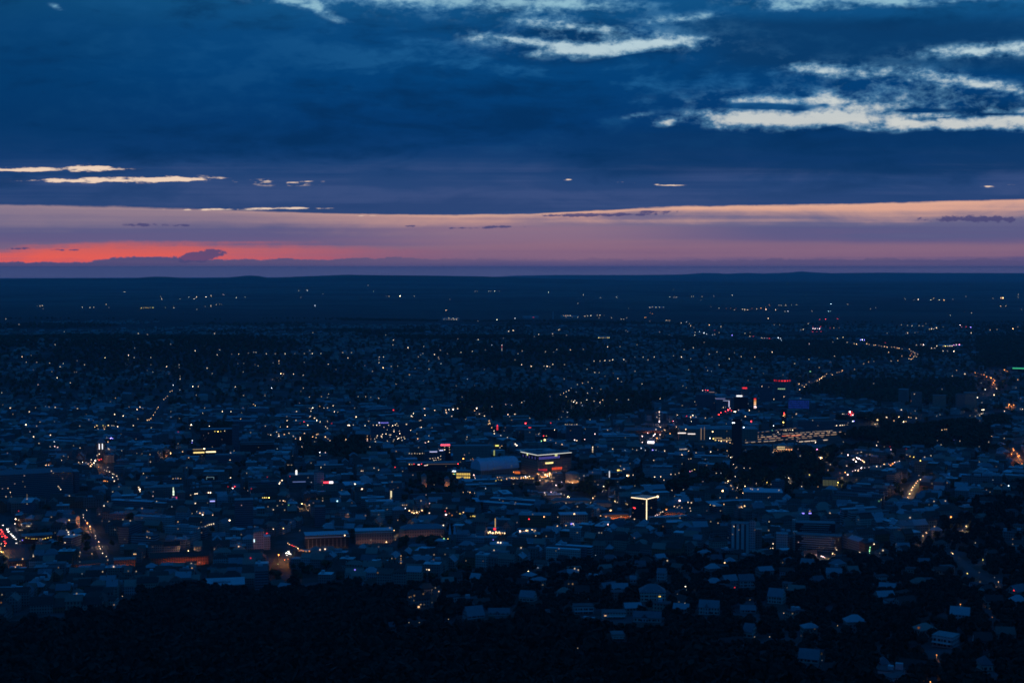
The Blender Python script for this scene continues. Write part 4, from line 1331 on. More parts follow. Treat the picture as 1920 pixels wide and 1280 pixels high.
# ------------------------------------------------------------------ ordinary buildings
CITY_LO = [(-200, 1175), (0, 1165), (130, 1150), (300, 1112), (420, 1106), (560, 1100), (700, 1096), (800, 1102), (900, 1078), (1000, 1062), (1200, 1048), (1360, 1040), (1480, 1040), (1600, 1046), (1720, 1010), (1800, 950), (1920, 900), (2100, 860)]
CITY_HI = [(-200, 770), (0, 772), (400, 766), (620, 756), (760, 772), (860, 790), (1050, 797), (1180, 790), (1260, 756), (1380, 738), (1500, 742), (1650, 768), (1760, 792), (1920, 806), (2100, 806)]
PARKS = [(1335, 846, 1560, 926), (1560, 785, 1895, 852), (560, 826, 700, 868), (786, 886, 850, 934), (1084, 905, 1270, 932), (690, 1000, 860, 1030), (1100, 940, 1160, 960), (1250, 880, 1330, 920), (960, 905, 1060, 922), (340, 800, 440, 842)]
WOODS = [(852, 738, 1246, 790), (1480, 640, 1700, 662), (1500, 712, 1830, 762), (1830, 615, 2000, 690), (-100, 606, 460, 640), (640, 596, 820, 628), (1280, 640, 1480, 656)]


def interp(tab, u):
    return np.interp(u, [t[0] for t in tab], [t[1] for t in tab])


def in_rects(u, v, R):
    m = np.zeros(np.shape(u), bool)
    for a, b, c, d in R:
        m |= (u > a) & (u < c) & (v > b) & (v < d)
    return m


def free(x, y, r):
    for fx, fy, fr in FOOT:
        if (x - fx) ** 2 + (y - fy) ** 2 < (fr + r) ** 2:
            return False
    for fx, fy, fr in ROADPTS:
        if (x - fx) ** 2 + (y - fy) ** 2 < (fr + r * .6) ** 2:
            return False
    return True


def limit_height(x, y, z, hw, h):
    """lower a building that would stand in front of a landmark or road."""
    d = math.hypot(x, y)
    u, v, dep = project(np.array([x, y, z]))
    k = FPX / dep
    for (a, b, c, e, dl) in CLEAR:
        if d < dl - 4 and u + hw * k > a and u - hw * k < c and v > b:
            top = (v - e) / k
            if top < h:
                h = top
    return h


def add_spec(kind, x, y, rot, w, d, h, rt, rh, wm, rm):
    if not free(x, y, max(w, d) * .5):
        return
    z = hgt(x, y)
    hh = limit_height(x, y, z, (w + d) * .42, h + rh)
    if hh < 5.5:
        return
    if hh < h + rh:
        h = hh - rh
        if h < 4:
            rt, rh, h = 'flat', 0., hh - .6
            rm = 'flat_roof'
    s = dict(k=kind, x=x, y=y, z=z, r=rot, w=w, d=d, h=h, rt=rt, rh=rh, wm=wm, rm=rm)
    if rt == 'gable' and w > 10 and kind != 'house':
        s['chim'] = [(random.uniform(-.4, .4) * w, random.choice([-1, 1]) * d * .1) for _ in range(1 + (w > 26))]
    elif rt != 'flat' and random.random() < .7:
        s['chim'] = [(random.uniform(-.2, .2) * w, d * .12)]
    if rt == 'flat' and w > 14 and d > 9:
        s['plant'] = [(random.uniform(-.3, .3) * w, random.uniform(-.15, .15) * d, random.uniform(3, w * .3), random.uniform(2.5, d * .4), random.uniform(1.6, 3.6)) for _ in range(random.randint(1, 2))]
    SPECS.append(s)


def build_city_specs():
    seeds = [(60, 1090, 8), (250, 1000, -14), (450, 1060, 10), (700, 1060, -8), (600, 930, 14), (330, 880, 4), (120, 820, -18), (560, 810, -6), (800, 900, 10), (760, 800, 20), (980, 1030, -16), (1020, 860, 16),
             (1180, 1010, -24), (1300, 1000, 12), (1480, 985, 18), (1620, 940, -22), (1250, 870, -10), (1130, 810, 8), (1370, 790, 14), (1560, 790, 20), (1440, 890, -12), (1760, 880, -30), (1900, 840, -18), (-60, 950, 12), (2000, 800, 0)]
    sp = ground_hit([s[0] for s in seeds], [s[1] for s in seeds], 0, 1500)
    sa = [math.radians(s[2]) for s in seeds]
    BW, BD, ST = 74., 48., 10.
    for i in range(len(seeds)):
        c, n = math.cos(sa[i]), math.sin(sa[i])
        cells = []
        for gx in range(-11, 12):
            for gy in range(-17, 18):
                lx, ly = gx * (BW + ST), gy * (BD + ST)
                cells.append((sp[i, 0] + lx * c - ly * n, sp[i, 1] + lx * n + ly * c))
        C = np.array(cells)
        dd = ((C[:, None] - sp[None, :, :2]) ** 2).sum(-1)
        mine = dd.argmin(1) == i
        u, v, _ = project(np.stack([C[:, 0], C[:, 1], height(C[:, 0], C[:, 1])], -1))
        ok = mine & (C[:, 1] > 900) & (u > -140) & (u < 2060) & (v < interp(CITY_LO, u)) & (v > interp(CITY_HI, u)) & ~in_rects(u, v, PARKS)
        for (cx, cy), uu, vv in zip(C[ok], u[ok], v[ok]):
            block(cx, cy, sa[i] + random.uniform(-.04, .04), BW + random.uniform(-14, 8), BD + random.uniform(-8, 6), uu, vv)


def block(cx, cy, rot, bw, bd, u, v):
    c, n = math.cos(rot), math.sin(rot)

    def put_b(lx, ly, turn, w, d, h, rt, rh, wm, rm, kind):
        add_spec(kind, cx + lx * c - ly * n, cy + lx * n + ly * c, rot + turn, w, d, h, rt, rh, wm, rm)
    modern = random.random() < (.30 if v < 960 else .20 if v < 1050 else .04)
    WM = ['render_wall', 'render_wall', 'pale_wall', 'stone_wall', 'brick_wall']
    if modern:
        style = random.random()
        if style < .4:      # slabs
            k = random.randint(2, 3)
            for i in range(k):
                w = bw * random.uniform(.5, .92)
                put_b((bw - w) * random.uniform(-.5, .5), -bd / 2 + bd * (i + .5) / k, 0, w, bd / k * random.uniform(.5, .72), random.uniform(8, 21), 'flat', 0,
                      random.choice(['band_wall', 'glass_wall', 'render_wall', 'pale_wall']), random.choice(['flat_roof', 'flat_roof', 'pale_roof']), 'office')
        elif style < .75:   # court: front, back and side wings
            h = random.uniform(10, 19)
            wm = random.choice(['band_wall', 'render_wall', 'glass_wall', 'stone_wall'])
            rm = random.choice(['flat_roof', 'flat_roof', 'pale_roof'])
            put_b(0, -bd / 2 + 7, 0, bw, 13, h * random.uniform(.6, 1), 'flat', 0, wm, rm, 'office')
            put_b(0, bd / 2 - 7, 0, bw, 13, h * random.uniform(.8, 1.2), 'flat', 0, wm, rm, 'office')
            put_b(-bw / 2 + 7, 0, 0, 13, bd - 29, h * .9, 'flat', 0, wm, rm, 'office')
            if random.random() < .6:
                put_b(bw / 2 - 7, 0, 0, 13, bd - 29, h * .8, 'flat', 0, wm, rm, 'office')
        else:               # hall plus a taller bar
            put_b(-bw * .18, 0, 0, bw * .56, bd * .8, random.uniform(7, 11), 'flat', 0, 'band_wall', random.choice(['pale_roof', 'flat_roof', 'metal_roof']), 'office')
            put_b(bw * .34, 0, math.pi / 2, bd * .85, 15, random.uniform(15, 28), 'flat', 0, 'glass_wall', 'flat_roof', 'office')
    else:
        hb = random.uniform(9, 15)
        for sy in (-1, 1):
            x = -bw / 2
            while x < bw / 2 - 8:
                w = min(random.uniform(12, 24), bw / 2 - x)
                if w < 9:
                    break
                if random.random() < .93:
                    wm = random.choice(WM)
                    if random.random() < .2:
                        put_b(x + w / 2, sy * (bd / 2 - 6.5), 0, w - .15, 13, hb + random.uniform(-3, 5), 'flat', 0, wm, 'flat_roof', 'apartment')
                    else:
                        put_b(x + w / 2, sy * (bd / 2 - 6.5), 0, w - .15, 12.5, hb + random.uniform(-3, 3), random.choice(['gable', 'gable', 'gable', 'hip']), random.uniform(4, 6.5), wm, random.choice(['tile_roof', 'tile_roof', 'slate_roof']), 'apartment')
                x += w
        for sx in (-1, 1):
            if random.random() < .75:
                put_b(sx * (bw / 2 - 6.5), 0, math.pi / 2, bd - 27, 12, hb + random.uniform(-2, 1), 'gable', random.uniform(4, 6), random.choice(WM), random.choice(['tile_roof', 'slate_roof']), 'apartment')
        if random.random() < .5:
            put_b(random.uniform(-12, 12), 0, 0, random.uniform(14, 34), random.uniform(8, 14), random.uniform(5, 8), 'flat', 0, 'render_wall', random.choice(['flat_roof', 'pale_roof']), 'office')


def scatter(cell, dmin, dmax, umin, umax, seed):
    """jittered grid of ground points within the picture: x, y, u, v."""
    rng = np.random.default_rng(seed)
    w = dmax * .42
    gx, gy = np.meshgrid(np.arange(-w, w, cell), np.arange(dmin, dmax, cell))
    x = gx.ravel() + rng.uniform(-.45, .45, gx.size) * cell
    y = gy.ravel() + rng.uniform(-.45, .45, gx.size) * cell
    z = height(x, y)
    u, v, _ = project(np.stack([x, y, z], -1))
    m = (u > umin) & (u < umax)
    return x[m], y[m], z[m], u[m], v[m], rng


def build_house_specs():
    # the far slopes
    x, y, z, u, v, rng = scatter(29., 3200, 8200, -60, 1980, 5)
    dens = fbm(x / 300, y / 300, 21, 3)
    town = (v < interp(CITY_HI, u)) & (v > 628) & ~in_rects(u, v, WOODS)
    woody = fbm(x / 520, y / 800, 41, 3)
    keep = town & (dens + rng.uniform(-.2, .2, len(x)) > .50 + np.clip((woody - .47) * 1.6, -.06, .3) * np.clip((740 - v) / 70, .15, 1) - .12 * np.clip((v - 690) / 70, 0, 1))
    far = (v <= 628) & (v > 603) & (fbm(x / 700, y / 700, 31, 2) > .58) & (rng.uniform(0, 1, len(x)) < .35)
    keep |= far
    idx = np.nonzero(keep)[0]
    for i in idx:
        big = random.random() < .12
        w, d = (random.uniform(18, 34), 12) if big else (random.uniform(10, 15), random.uniform(9, 11))
        rt = random.choice(['gable', 'gable', 'hip', 'flat'])
        add_spec('house', x[i], y[i], random.uniform(-.7, .7) + (math.pi / 2 if random.random() < .25 else 0), w, d, random.uniform(6, 9) * (1.5 if big else 1), rt, 0 if rt == 'flat' else random.uniform(3, 4.5),
                 random.choice(['pale_wall', 'render_wall', 'pale_wall']), 'flat_roof' if rt == 'flat' else random.choice(['tile_roof', 'slate_roof', 'tile_roof']))
    # the near slope and the hill on the right
    x, y, z, u, v, rng = scatter(26., 700, 3300, -60, 1990, 6)
    lo = np.interp(u, [740, 860, 1000, 1150, 1250, 1450, 1920], [1120, 1165, 1165, 1190, 1215, 1275, 1330])
    zone = (u > 760) & (v > interp(CITY_LO, u)) & (v < lo) & (rng.uniform(0, 1, len(x)) < np.where((u > 1250) & (v > 1120), .09, .24))
    edge = (u > -60) & (u < 760) & (v > interp(CITY_LO, u)) & (v < interp(CITY_LO, u) + 16) & (rng.uniform(0, 1, len(x)) < .25)
    for i in np.nonzero(zone | edge)[0]:
        rt = random.choice(['gable', 'gable', 'hip', 'flat'])
        add_spec('house', x[i], y[i], random.uniform(-.6, .6), random.uniform(11, 17), random.uniform(9, 12), random.uniform(6, 9), rt, 0 if rt == 'flat' else random.uniform(3, 5),
                 random.choice(['pale_wall', 'render_wall', 'render_wall']), 'flat_roof' if rt == 'flat' else random.choice(['tile_roof', 'slate_roof']))


build_city_specs()
build_house_specs()

for _s in SPECS:
    if _s['k'] == 'house' and _s['rm'] == 'flat_roof':
        if _s['y'] < 2400:
            _s['rm'] = 'flat_roof_dark'
        continue
    _s['rm'] = random.choice({'flat_roof': ['flat_roof_dark', 'flat_roof_dark', 'flat_roof', 'flat_roof_pale'], 'tile_roof': ['tile_roof_dark', 'tile_roof_dark', 'tile_roof', 'tile_roof_light'],
                              'slate_roof': ['tile_roof_dark', 'slate_roof', 'slate_roof_light']}.get(_s['rm'], [_s['rm']]))

# ------------------------------------------------------------------ every light one can make out in the view, read off the photograph
# "x,y" plus a colour letter (w warm white, n amber, o orange, r red, b bluish white, v violet, y yellow, g green, p pink white, m magenta, c cyan,
# R tail lights, W head lights) and + bright, ++ very bright, - faint
DOT_TEXT = [
    (0, 480, 3, "700,203 910,240 1012,240- 1062,230 1105,230 1092,240 1158,228+ 1187,224 1258,218p- 1330,233 1378,231 1728,196+ 1680,195- 1816,210- 1772,278b 1692,232- 210,281- 225,281 238,279 242,295- 463,289 506,289 527,288 597,271- 613,290- 795,292y 808,292y 820,290y 832,291y 845,289y 860,290y 978,290 1108,300- 1155,283- 1187,279 1217,273- 1235,270- 1246,271- 33,353 107,384- 362,426- 778,435 830,441- 1207,435- 960,495- 310,498- 1760,432- 930,290- 905,228-"),
    (0, 480, 3, "124,566 148,596- 176,558- 207,597 279,601 356,604 338,624 434,588- 476,611- 418,652- 430,652- 322,684 396,713- 591,572n 722,557+ 755,571 848,570- 848,612- 937,621+ 1008,611 1008,627- 951,660- 860,652- 1013,675- 1013,692 1165,630 1194,660- 1098,533 1236,527- 1222,555 1343,551n 1397,545- 1427,541 1440,541 1498,549 1548,549 1604,549 1658,549- 1712,548 1742,532- 1757,548 1805,548 1338,605- 1371,603- 1452,617- 1569,590n 1569,604n 1580,660n+ 1594,662 1651,663 1705,669 1847,607 1890,637- 1534,694- 1528,741b+ 1324,735 1370,783 1084,733+ 1115,733 1104,781- 974,725b+ 1692,760- 1707,742 1740,792 1808,790n 1848,775 1490,785-"),
    (0, 480, 3, "968,757n 957,762n 942,787n 932,797n 921,805n 890,849n 884,858n 872,878n 863,893n 846,914n 838,920n 828,923n 10,769 16,836- 57,855 165,876 145,948+ 310,852 276,849- 436,858- 788,848 770,860- 803,856- 645,890 692,899 1140,883 1252,873 1299,874 1426,832n 1436,840n 1668,874 1752,858 1760,852 1824,854 1842,853 1874,842 1900,877- 1745,901 1782,922 1767,912n 1800,934 1842,930 1664,925- 1710,930r 1688,940r- 1866,941r- 545,953y 580,953y 608,953y 640,953 750,953 1076,948+ 1177,955 1613,902- 1732,948"),
    (640, 480, 3, "150,163- 183,198- 330,225++ 255,226- 268,226- 410,226- 610,244- 588,304+ 752,197- 765,198- 830,198 843,197 862,197 888,198- 1165,203+ 1362,218 1460,233- 1550,231- 1330,266- 1848,231 1870,231 1885,231 1615,293- 1868,190- 1735,289 1750,287 1770,288 1790,288 1812,287 1738,318o 1750,324o 1715,344o 1707,345o 1734,366- 582,348- 605,348 628,348 651,348 578,356- 592,356- 606,356 620,356 634,356 648,356 768,365- 875,357+ 977,350b+ 1080,344r 1250,335n 1262,335n 1275,335+ 1288,336+ 1265,343- 1300,343- 1330,344- 1370,338 1385,336 1403,335+ 1440,333 1455,332 1480,334- 1450,348- 1520,347 1575,354 1588,354 1605,347- 1828,362 1838,362 1848,362 1912,376 967,418+ 941,422 1228,412 1222,416 1600,418 1610,425- 1790,428n 1845,443- 1110,440 1086,452- 1188,437 1190,448- 1267,445- 250,443- 655,466- 770,470 912,462- 1448,459y 1460,459y 1472,459y 1484,459y 1497,459y 1506,459y"),
    (640, 480, 3, "903,501p 903,511r 903,520p 293,472 290,500 375,514+ 463,508 8,543 57,543- 37,573 213,568 238,567 212,582- 212,600- 235,628n+ 280,620 317,618- 415,630- 458,547 446,555- 524,553 546,570 550,578 560,605 557,528- 597,548- 673,541 737,535 810,528- 493,636 492,590- 383,668n 307,720- 350,702- 175,648- 994,549 1017,534- 1148,537 1212,525 1194,540- 1288,527n 1362,524 1498,510 1568,509 1663,498- 977,583- 1014,610 1068,620+ 1140,618 1158,619+ 1172,622 1190,608 1255,610 1382,636 1422,590 1455,590 1483,587 1510,588 1527,582 1588,582 1600,592- 1650,568- 1698,568 1725,583 1760,567 1868,562- 1913,568 1425,655- 1450,655 1253,690 1555,688 1576,706 1692,718- 1652,648- 1357,715n 1388,708 1410,741 1328,722 1293,742 1280,755 1265,762 1250,770n 1232,779n 1265,790 1295,813 1306,820+ 1313,812 1323,824+ 1349,824 1381,808 1385,770 1455,822+ 1470,808n 1460,748 1422,815 1550,807 1615,807 1793,802 1440,770-"),
    (640, 480, 3, "137,790 95,790- 48,822- 210,800- 466,858 527,867 590,880n 588,866 605,862 628,863+ 654,857 847,846 760,855n 750,868n 777,888 806,898 292,866r 470,895 400,903 1015,822 978,888 937,890 83,905+ 152,915 40,950+ 365,945- 440,925- 1788,878p 1775,905 1890,893 1863,928r 830,930n 828,945n 835,940n 1036,942r+ 1178,940r 878,953r 1060,910- 1270,948- 1300,948- 1325,948-"),
    (1280, 480, 3, "280,218 320,215r 593,155- 690,220- 50,227 62,227 110,227- 105,247- 176,225- 160,285- 205,292 245,295o- 270,294o- 300,294o- 335,298 350,301+ 365,301 292,303 390,294o- 417,297 440,292o 465,288o 470,300+ 487,276o 523,302 540,276 555,277 580,276 612,275 641,274 575,312 592,310b+ 834,268b+ 820,310c 832,310c 928,273 1057,297- 1085,290- 728,310- 1253,242 1302,248- 1325,244+ 1395,245n+ 1410,237n 1444,246n+ 1470,248n+ 1520,242- 1595,228- 1745,237- 1790,235n++ 1802,235n++ 1788,282n 1817,281n 1888,215- 1888,230 1905,300- 1625,318 1505,333- 770,356r 804,355r+ 872,353r+ 482,350 706,380 22,370b 45,392n 38,380n 62,402- 120,432b++ 135,438b 95,425b 70,428 68,444 150,388n 168,443b 180,416r 180,440 205,430 215,396 278,445v+ 378,452 350,433- 398,452r- 380,430- 515,387- 545,387- 445,460n 460,460p 475,460p 488,463r 537,460b+ 550,463b 555,473b"),
    (1280, 480, 3, "733,408p+ 745,408p+ 758,408p+ 770,408p+ 732,425r 755,425r 778,425r 733,399r 775,399r 665,415- 678,412 830,404r- 850,404n- 880,404n- 870,462 902,457n 845,483- 712,493p 925,485 978,495n+ 965,492n 1000,471v+ 1010,470b+ 1022,471v+ 1140,487r 1150,433- 1230,387 1265,390- 1290,392 1330,392- 1350,393- 1368,380- 1265,432 1255,436- 1307,432- 1323,430- 1388,411y 1400,410+ 1412,410+ 1428,404+ 1560,388p+ 1570,398m 1595,398r 1620,400v+ 1623,432 1730,415n 1768,413n 1858,408n+ 1885,398- 1465,398-"),
    (1280, 480, 3, "1035,493n 1050,497n 1075,500n 1085,500n 1105,502n 1118,507n 1135,508n 1150,512n 1175,512n 1190,512n 1207,517n 1218,518n 1158,540n+ 1235,522n 1315,500 1340,497 1355,498p+ 1430,505+ 1400,518 1418,517 1465,506y 1478,506y+ 1490,506y+ 1503,505+ 1515,505+ 1525,500m+ 1540,499p+ 1556,500m++ 1525,535+ 1465,533 1490,533- 1275,523n 1285,533n 1297,538n 1305,545n 1322,550n 1308,558n 1315,566n 1300,565n 1295,575n 1285,580n 1272,577n 1233,562n 1280,560o 1288,548o 1210,588n 1172,590- 1045,595n 1075,592- 1018,605n 967,637n 898,643n 893,650n 880,652n 868,655n 842,668n 835,662- 810,662n 800,675n 788,678n+ 780,685n+ 770,690n+ 757,700n 712,707n 695,722n 685,735n 672,727n 655,718n 658,750n 650,722- 853,563 710,580n+ 830,597- 768,627n 718,650g 630,605- 445,732 565,668-"),
    (1280, 480, 3, "60,515 8,525- 150,552 192,540 330,566n 292,543- 405,568n 503,540 45,578- 205,612- 33,640 140,643 453,660- 262,577 20,740n 2,730 112,756p+ 130,752r+ 141,755r+ 187,770- 20,903r- 55,895 45,905n 75,905- 128,910n- 200,890r 215,880r+ 240,872r+ 255,865r++ 265,862r+ 275,868r 290,875+ 297,875+ 240,850- 185,800- 513,805 570,790 640,888 570,885r+ 567,897n 567,935y++ 385,930r+ 283,937b+ 291,937b+ 512,952b+ 375,868 900,888 940,877p++ 948,887r+ 960,885r 935,885r 952,876r 958,928b+ 1098,920n+ 1083,945 1145,905 1190,925n 1217,903n+ 1270,905n 1285,908n 1245,928n 1315,910- 1230,865 1285,815o 1303,775- 1517,673- 1587,663 1645,655o+ 1660,658o- 1680,665o 1695,667o 1710,678o+ 1727,680o 1735,685o+ 1748,690o 1755,700o++ 1748,712o+ 1743,722o 1680,713- 1702,750+ 1765,745+ 1752,780+ 1658,795+ 1683,823 1690,862 1690,883 1670,897 1810,640o+ 1825,648o 1885,695o 1875,740- 1830,850o 1838,833o+ 1850,845o 1862,838o+ 1835,858o 1845,842o 1810,873+ 1900,860 1912,860 1820,850o"),
    (0, 760, 4, "220,48 75,20- 415,15 1050,12 1028,30 860,68 924,79 194,145+ 1520,56 1668,45 1732,45 1150,70n 1132,97n 1105,108n 598,155- 1000,152 1134,166 1570,153+ 1428,150n 1437,148n 1424,172- 712,160n 728,153 735,175- 778,165n 790,158n 783,178n 812,150 840,150- 882,159+ 252,235+ 378,223 407,271b 292,285- 377,307 410,308p 432,315p 550,302- 600,318 832,246v+ 844,246v+ 810,272n 812,325 820,330 912,338- 118,440 345,447n+ 365,447n 461,410 590,428 600,435- 745,363 728,374 685,405 680,425n 715,412++ 705,430+ 690,440n+ 665,435n 680,455n+ 757,405R 745,412R 735,400o 740,460o 757,465n 783,482 800,490 808,462 822,497 845,512 845,537 855,515 875,528 885,550 857,568 790,565o+ 805,568o 780,566o 1280,355n++ 1370,345n 1335,285- 1442,262b 1440,280v 1415,392n 1337,198r- 1612,193y 1635,195y+ 1655,193y 1685,190 1532,325n++ 1755,340 1728,358 1725,407 1880,204-"),
    (0, 760, 4, "1128,422 437,605 445,615 455,628 60,620- 78,650 45,685- 85,683- 845,648 1040,615 1048,630++ 1050,645 1100,540- 1075,508- 1297,548n 1315,547n 1335,547n 1355,547n 1463,663+ 1477,663+ 1563,655+ 1578,655+ 1430,670 1710,610r 1745,618p++ 1760,608r+ 1885,625r 1730,540 1465,735 780,753 1175,718 1475,793 1440,808 1500,808n+ 1520,818+ 1525,805n 1595,820+ 1507,873n 1335,870n+ 520,858n+ 977,865 922,857- 385,838- 745,813- 1105,945n- 140,790r- 1722,862+ 1490,918- 1515,910- 1540,905 1555,900 1570,895 1585,892 1602,888 650,783 625,818 625,838 640,860 655,880o++ 675,905n+ 680,925n 685,948n 117,850+ 140,857 113,885+ 160,892 200,903 212,903 222,903 235,890- 203,668- 203,685- 203,702- 203,720- 203,736-"),
    (0, 960, 4, "5,135R+ 15,150R+ 25,165R 35,180R+ 40,195R 35,220R 15,185R+ 10,165R 50,190R 40,235R+ 20,100W 55,130W+ 65,145W+ 85,165W 95,180W+ 105,190W+ 115,205W 120,235W 90,175W+ 60,150W 10,235n 35,250o+ 5,265o 12,296y++ 24,296y+ 5,290n 150,132- 140,132- 165,132- 150,215 168,208v 195,190y 215,195y 240,198y 255,198y 275,198y 300,198y 320,200y 340,195y 360,190y 382,185y 500,132+ 512,150 516,168 555,170- 488,227+ 600,300 595,328n 250,318 250,332 170,352n+ 690,310n 1005,312n 1018,312n 715,175 718,195 740,218n+ 745,255n 752,272 768,258 770,305 797,330 808,360 852,410 770,448- 962,443- 1022,446 130,393n 145,393n 160,393n 115,412n 127,412n 1412,288n++ 1415,232- 1608,278- 1790,258+ 1905,205c 1905,218c 1105,150n- 1103,185- 935,200- 1440,420n 1435,385- 1465,388- 1880,345r 1512,152- 855,692 918,628- 575,612- 15,620 12,655R 8,680o"),
    (480, 760, 4, "425,18 400,20- 510,18 304,45 412,42 588,47 233,112 300,112 403,85 440,95 455,115 482,118 360,122r+ 567,135r 388,147 522,158 535,172 183,160 235,160+ 688,148+ 700,148+ 730,145- 778,150 818,150 880,147 905,147 928,147 752,87+ 840,103 845,118- 1032,35r 995,147 1025,150+ 1045,145+ 1065,152 1055,135 975,213+ 948,215 940,230+ 945,238 985,182- 1035,195 1035,182 1000,220 1010,219 1075,190 1078,210+ 1070,245+ 1090,240 1062,250 1055,230- 1115,250 1110,235 1095,262 1030,270- 1035,255- 890,250- 905,240 895,272- 910,225 985,265- 1130,140 1230,163 1240,163 1160,185 1165,80 1180,60 1235,110- 1205,210 1213,250n+ 1270,280p 1293,270+ 1297,228 1265,25- 1340,35 1320,165- 675,253n 670,260-"),
    (480, 760, 4, "110,222 155,200 170,215 172,230 212,218n 247,210 280,232 295,248n 332,242+ 332,254+ 363,210n 425,235n+ 455,220n 450,240n 465,215n 520,235n+ 440,270- 555,262 540,250n 835,228n 835,250n+ 835,262p 1425,45n 1430,60- 1480,32+ 1655,20+ 1640,40n 1675,62 1712,78 1750,115n 1755,140n 1768,165n 1785,190 1787,212+ 1835,225 1885,240 1583,237 855,310- 1415,310 1450,312 1452,330 1452,350 1415,330 1150,360 1170,360 1190,360 1210,360 1228,360 1248,360 1305,397 1325,395 1345,392 1365,390 1385,378 1335,410 1350,408 1370,405 1385,402 1150,440n+ 1170,440 1185,438r 1216,442p+ 1226,442p+ 1242,438r+ 1264,448p 1274,448p+ 1285,445 1515,437r+ 478,350b+ 520,355p+ 480,375 240,445- 255,445- 268,445- 515,445- 487,463 85,535r 175,585+ 195,560+ 180,575 415,575b- 255,530r 742,590+ 790,492 802,492 885,470 920,482 1043,465r 390,540- 1555,398o++ 1830,315 1845,303n 1480,490b+ 1495,491b+ 1480,512y 1490,512g 1635,520p+ 1640,535+ 1645,545p"),
    (480, 760, 4, "1895,550y 1910,545n 1880,552n 1820,555y 1840,560y 1865,548n 1800,562y 1265,560o- 1430,575o- 50,690y+ 65,690y+ 80,690y+ 98,690y+ 75,690y 180,715 205,715 218,720n 245,745g 130,782 90,760- 160,750- 215,785- 345,735n+ 365,740n 400,745 610,718c+ 500,715 500,692- 795,628+ 1100,748 1115,748n 1130,748n 1120,770b 1238,715 1302,733p+ 1300,808 1150,790n+ 1170,800n++ 1185,805n+ 1205,800n++ 1225,795n+ 1245,785n++ 1180,790n 1215,808n 1425,820p++ 1430,770 1420,790r 1450,810o 1470,825o 1530,812y 1545,812y 1555,800n 1610,830y 1628,830y 1640,832y 1555,650n 1590,645 1605,650n 1640,655 1405,900+ 920,817- 390,785- 130,925+ 205,920n+ 85,955r 328,935- 1035,935n+"),
    (480, 960, 4, "80,158r 75,165r 238,230n 250,240n 270,250R 285,258R 300,258n 315,270n+ 325,290o 340,285o 355,292o 375,295n 400,293o+ 480,283 518,278+ 170,318o++ 225,310W+ 240,298W+ 250,310W++ 235,325W 260,318W 215,355o+ 240,350o 165,388g 742,433v+ 1281,428+ 1298,430+ 1087,325n 1087,345n 1087,362n 1087,382n 1018,345- 665,172n+ 630,185- 978,222n+ 1045,205n- 1345,565- 1372,592n+ 1255,615n 1187,628n 1163,632n 1150,635n 1220,708n++ 1185,660- 1235,690n 1260,690- 1320,675- 1443,800- 1147,825- 1225,825- 1418,318- 1335,320- 1575,362- 1332,358n- 1410,200g 1440,198y 1755,150n++ 1775,155n++ 1800,150n++ 1825,152n++ 1865,155n+ 1740,150n 1835,165o 1780,205v 1815,228+ 1835,230+ 1785,287"),
    (960, 760, 4, "102,135r++ 128,165r+ 140,165r+ 290,130r 237,228r++ 1205,117r 1795,118r+ 912,765r++ 922,768r++ 128,850r+ 178,215- 200,215 205,205- 220,265g 246,260y++ 20,65 25,290+ 35,300+ 717,183 318,182 375,293 400,143- 430,143- 445,145- 470,145- 485,143- 470,258p++ 487,262 545,253p+ 622,212p+ 820,212n 605,312 605,325 605,338 605,350 1105,45 1105,70 1105,95 1105,112p+ 1105,122p+ 1113,163n+ 1147,185n+ 1187,210o+ 1110,218p+ 1072,213p+ 1062,223p+ 1018,205p+ 978,230p+ 1087,245o+ 1035,280b++ 1048,275b++ 1060,270p++ 978,275p 1080,180 1140,180n 1232,160n+ 1303,178n++ 1505,195n++ 1485,245b+ 1510,248y++ 1525,260y+ 1550,262n 1570,268n+ 1590,265n 1610,270n 1635,280n 1655,130b+ 1667,130b+ 1738,165b+ 1830,12p++ 1780,38 1750,83 1585,15 1450,95- 1355,75+ 1310,80r 1340,95- 1345,118 1490,348"),
    (960, 760, 4, "1550,70R+ 1580,55R+ 1605,42R+ 1625,38R+ 1640,30R++ 1650,34R+ 1635,20p+ 1660,40W 1675,48W+ 1500,85p- 905,328 935,335- 968,320b 1055,333v++ 1080,333b 1000,335b 1100,340b 1128,348 1145,342 755,327 885,433- 1063,412 1380,355- 1260,330- 1270,330- 1280,329- 1290,329- 1300,328- 1310,328- 1275,370+ 1325,340 1325,402- 1342,400- 1275,437- 1335,493m+ 1350,488p 1370,478y 1640,390+ 1650,385- 1660,440 1685,462 1675,468 1740,468 1785,468 1532,507 795,487y++ 810,486y++ 820,487y 840,477 813,455 865,525n++ 878,524n+ 908,520 1070,535 1115,533 1140,558 1192,515 1225,515 1252,505 373,572p+ 330,597p++ 420,565 453,580+ 432,575 540,525 300,565 210,560+ 645,593 687,605+ 245,655p+ 250,670 293,648p+ 368,660 405,732 392,668 420,680n+ 430,688+ 415,690 607,693n+ 770,715y+ 775,720+ 790,725 855,735y+ 865,740"),
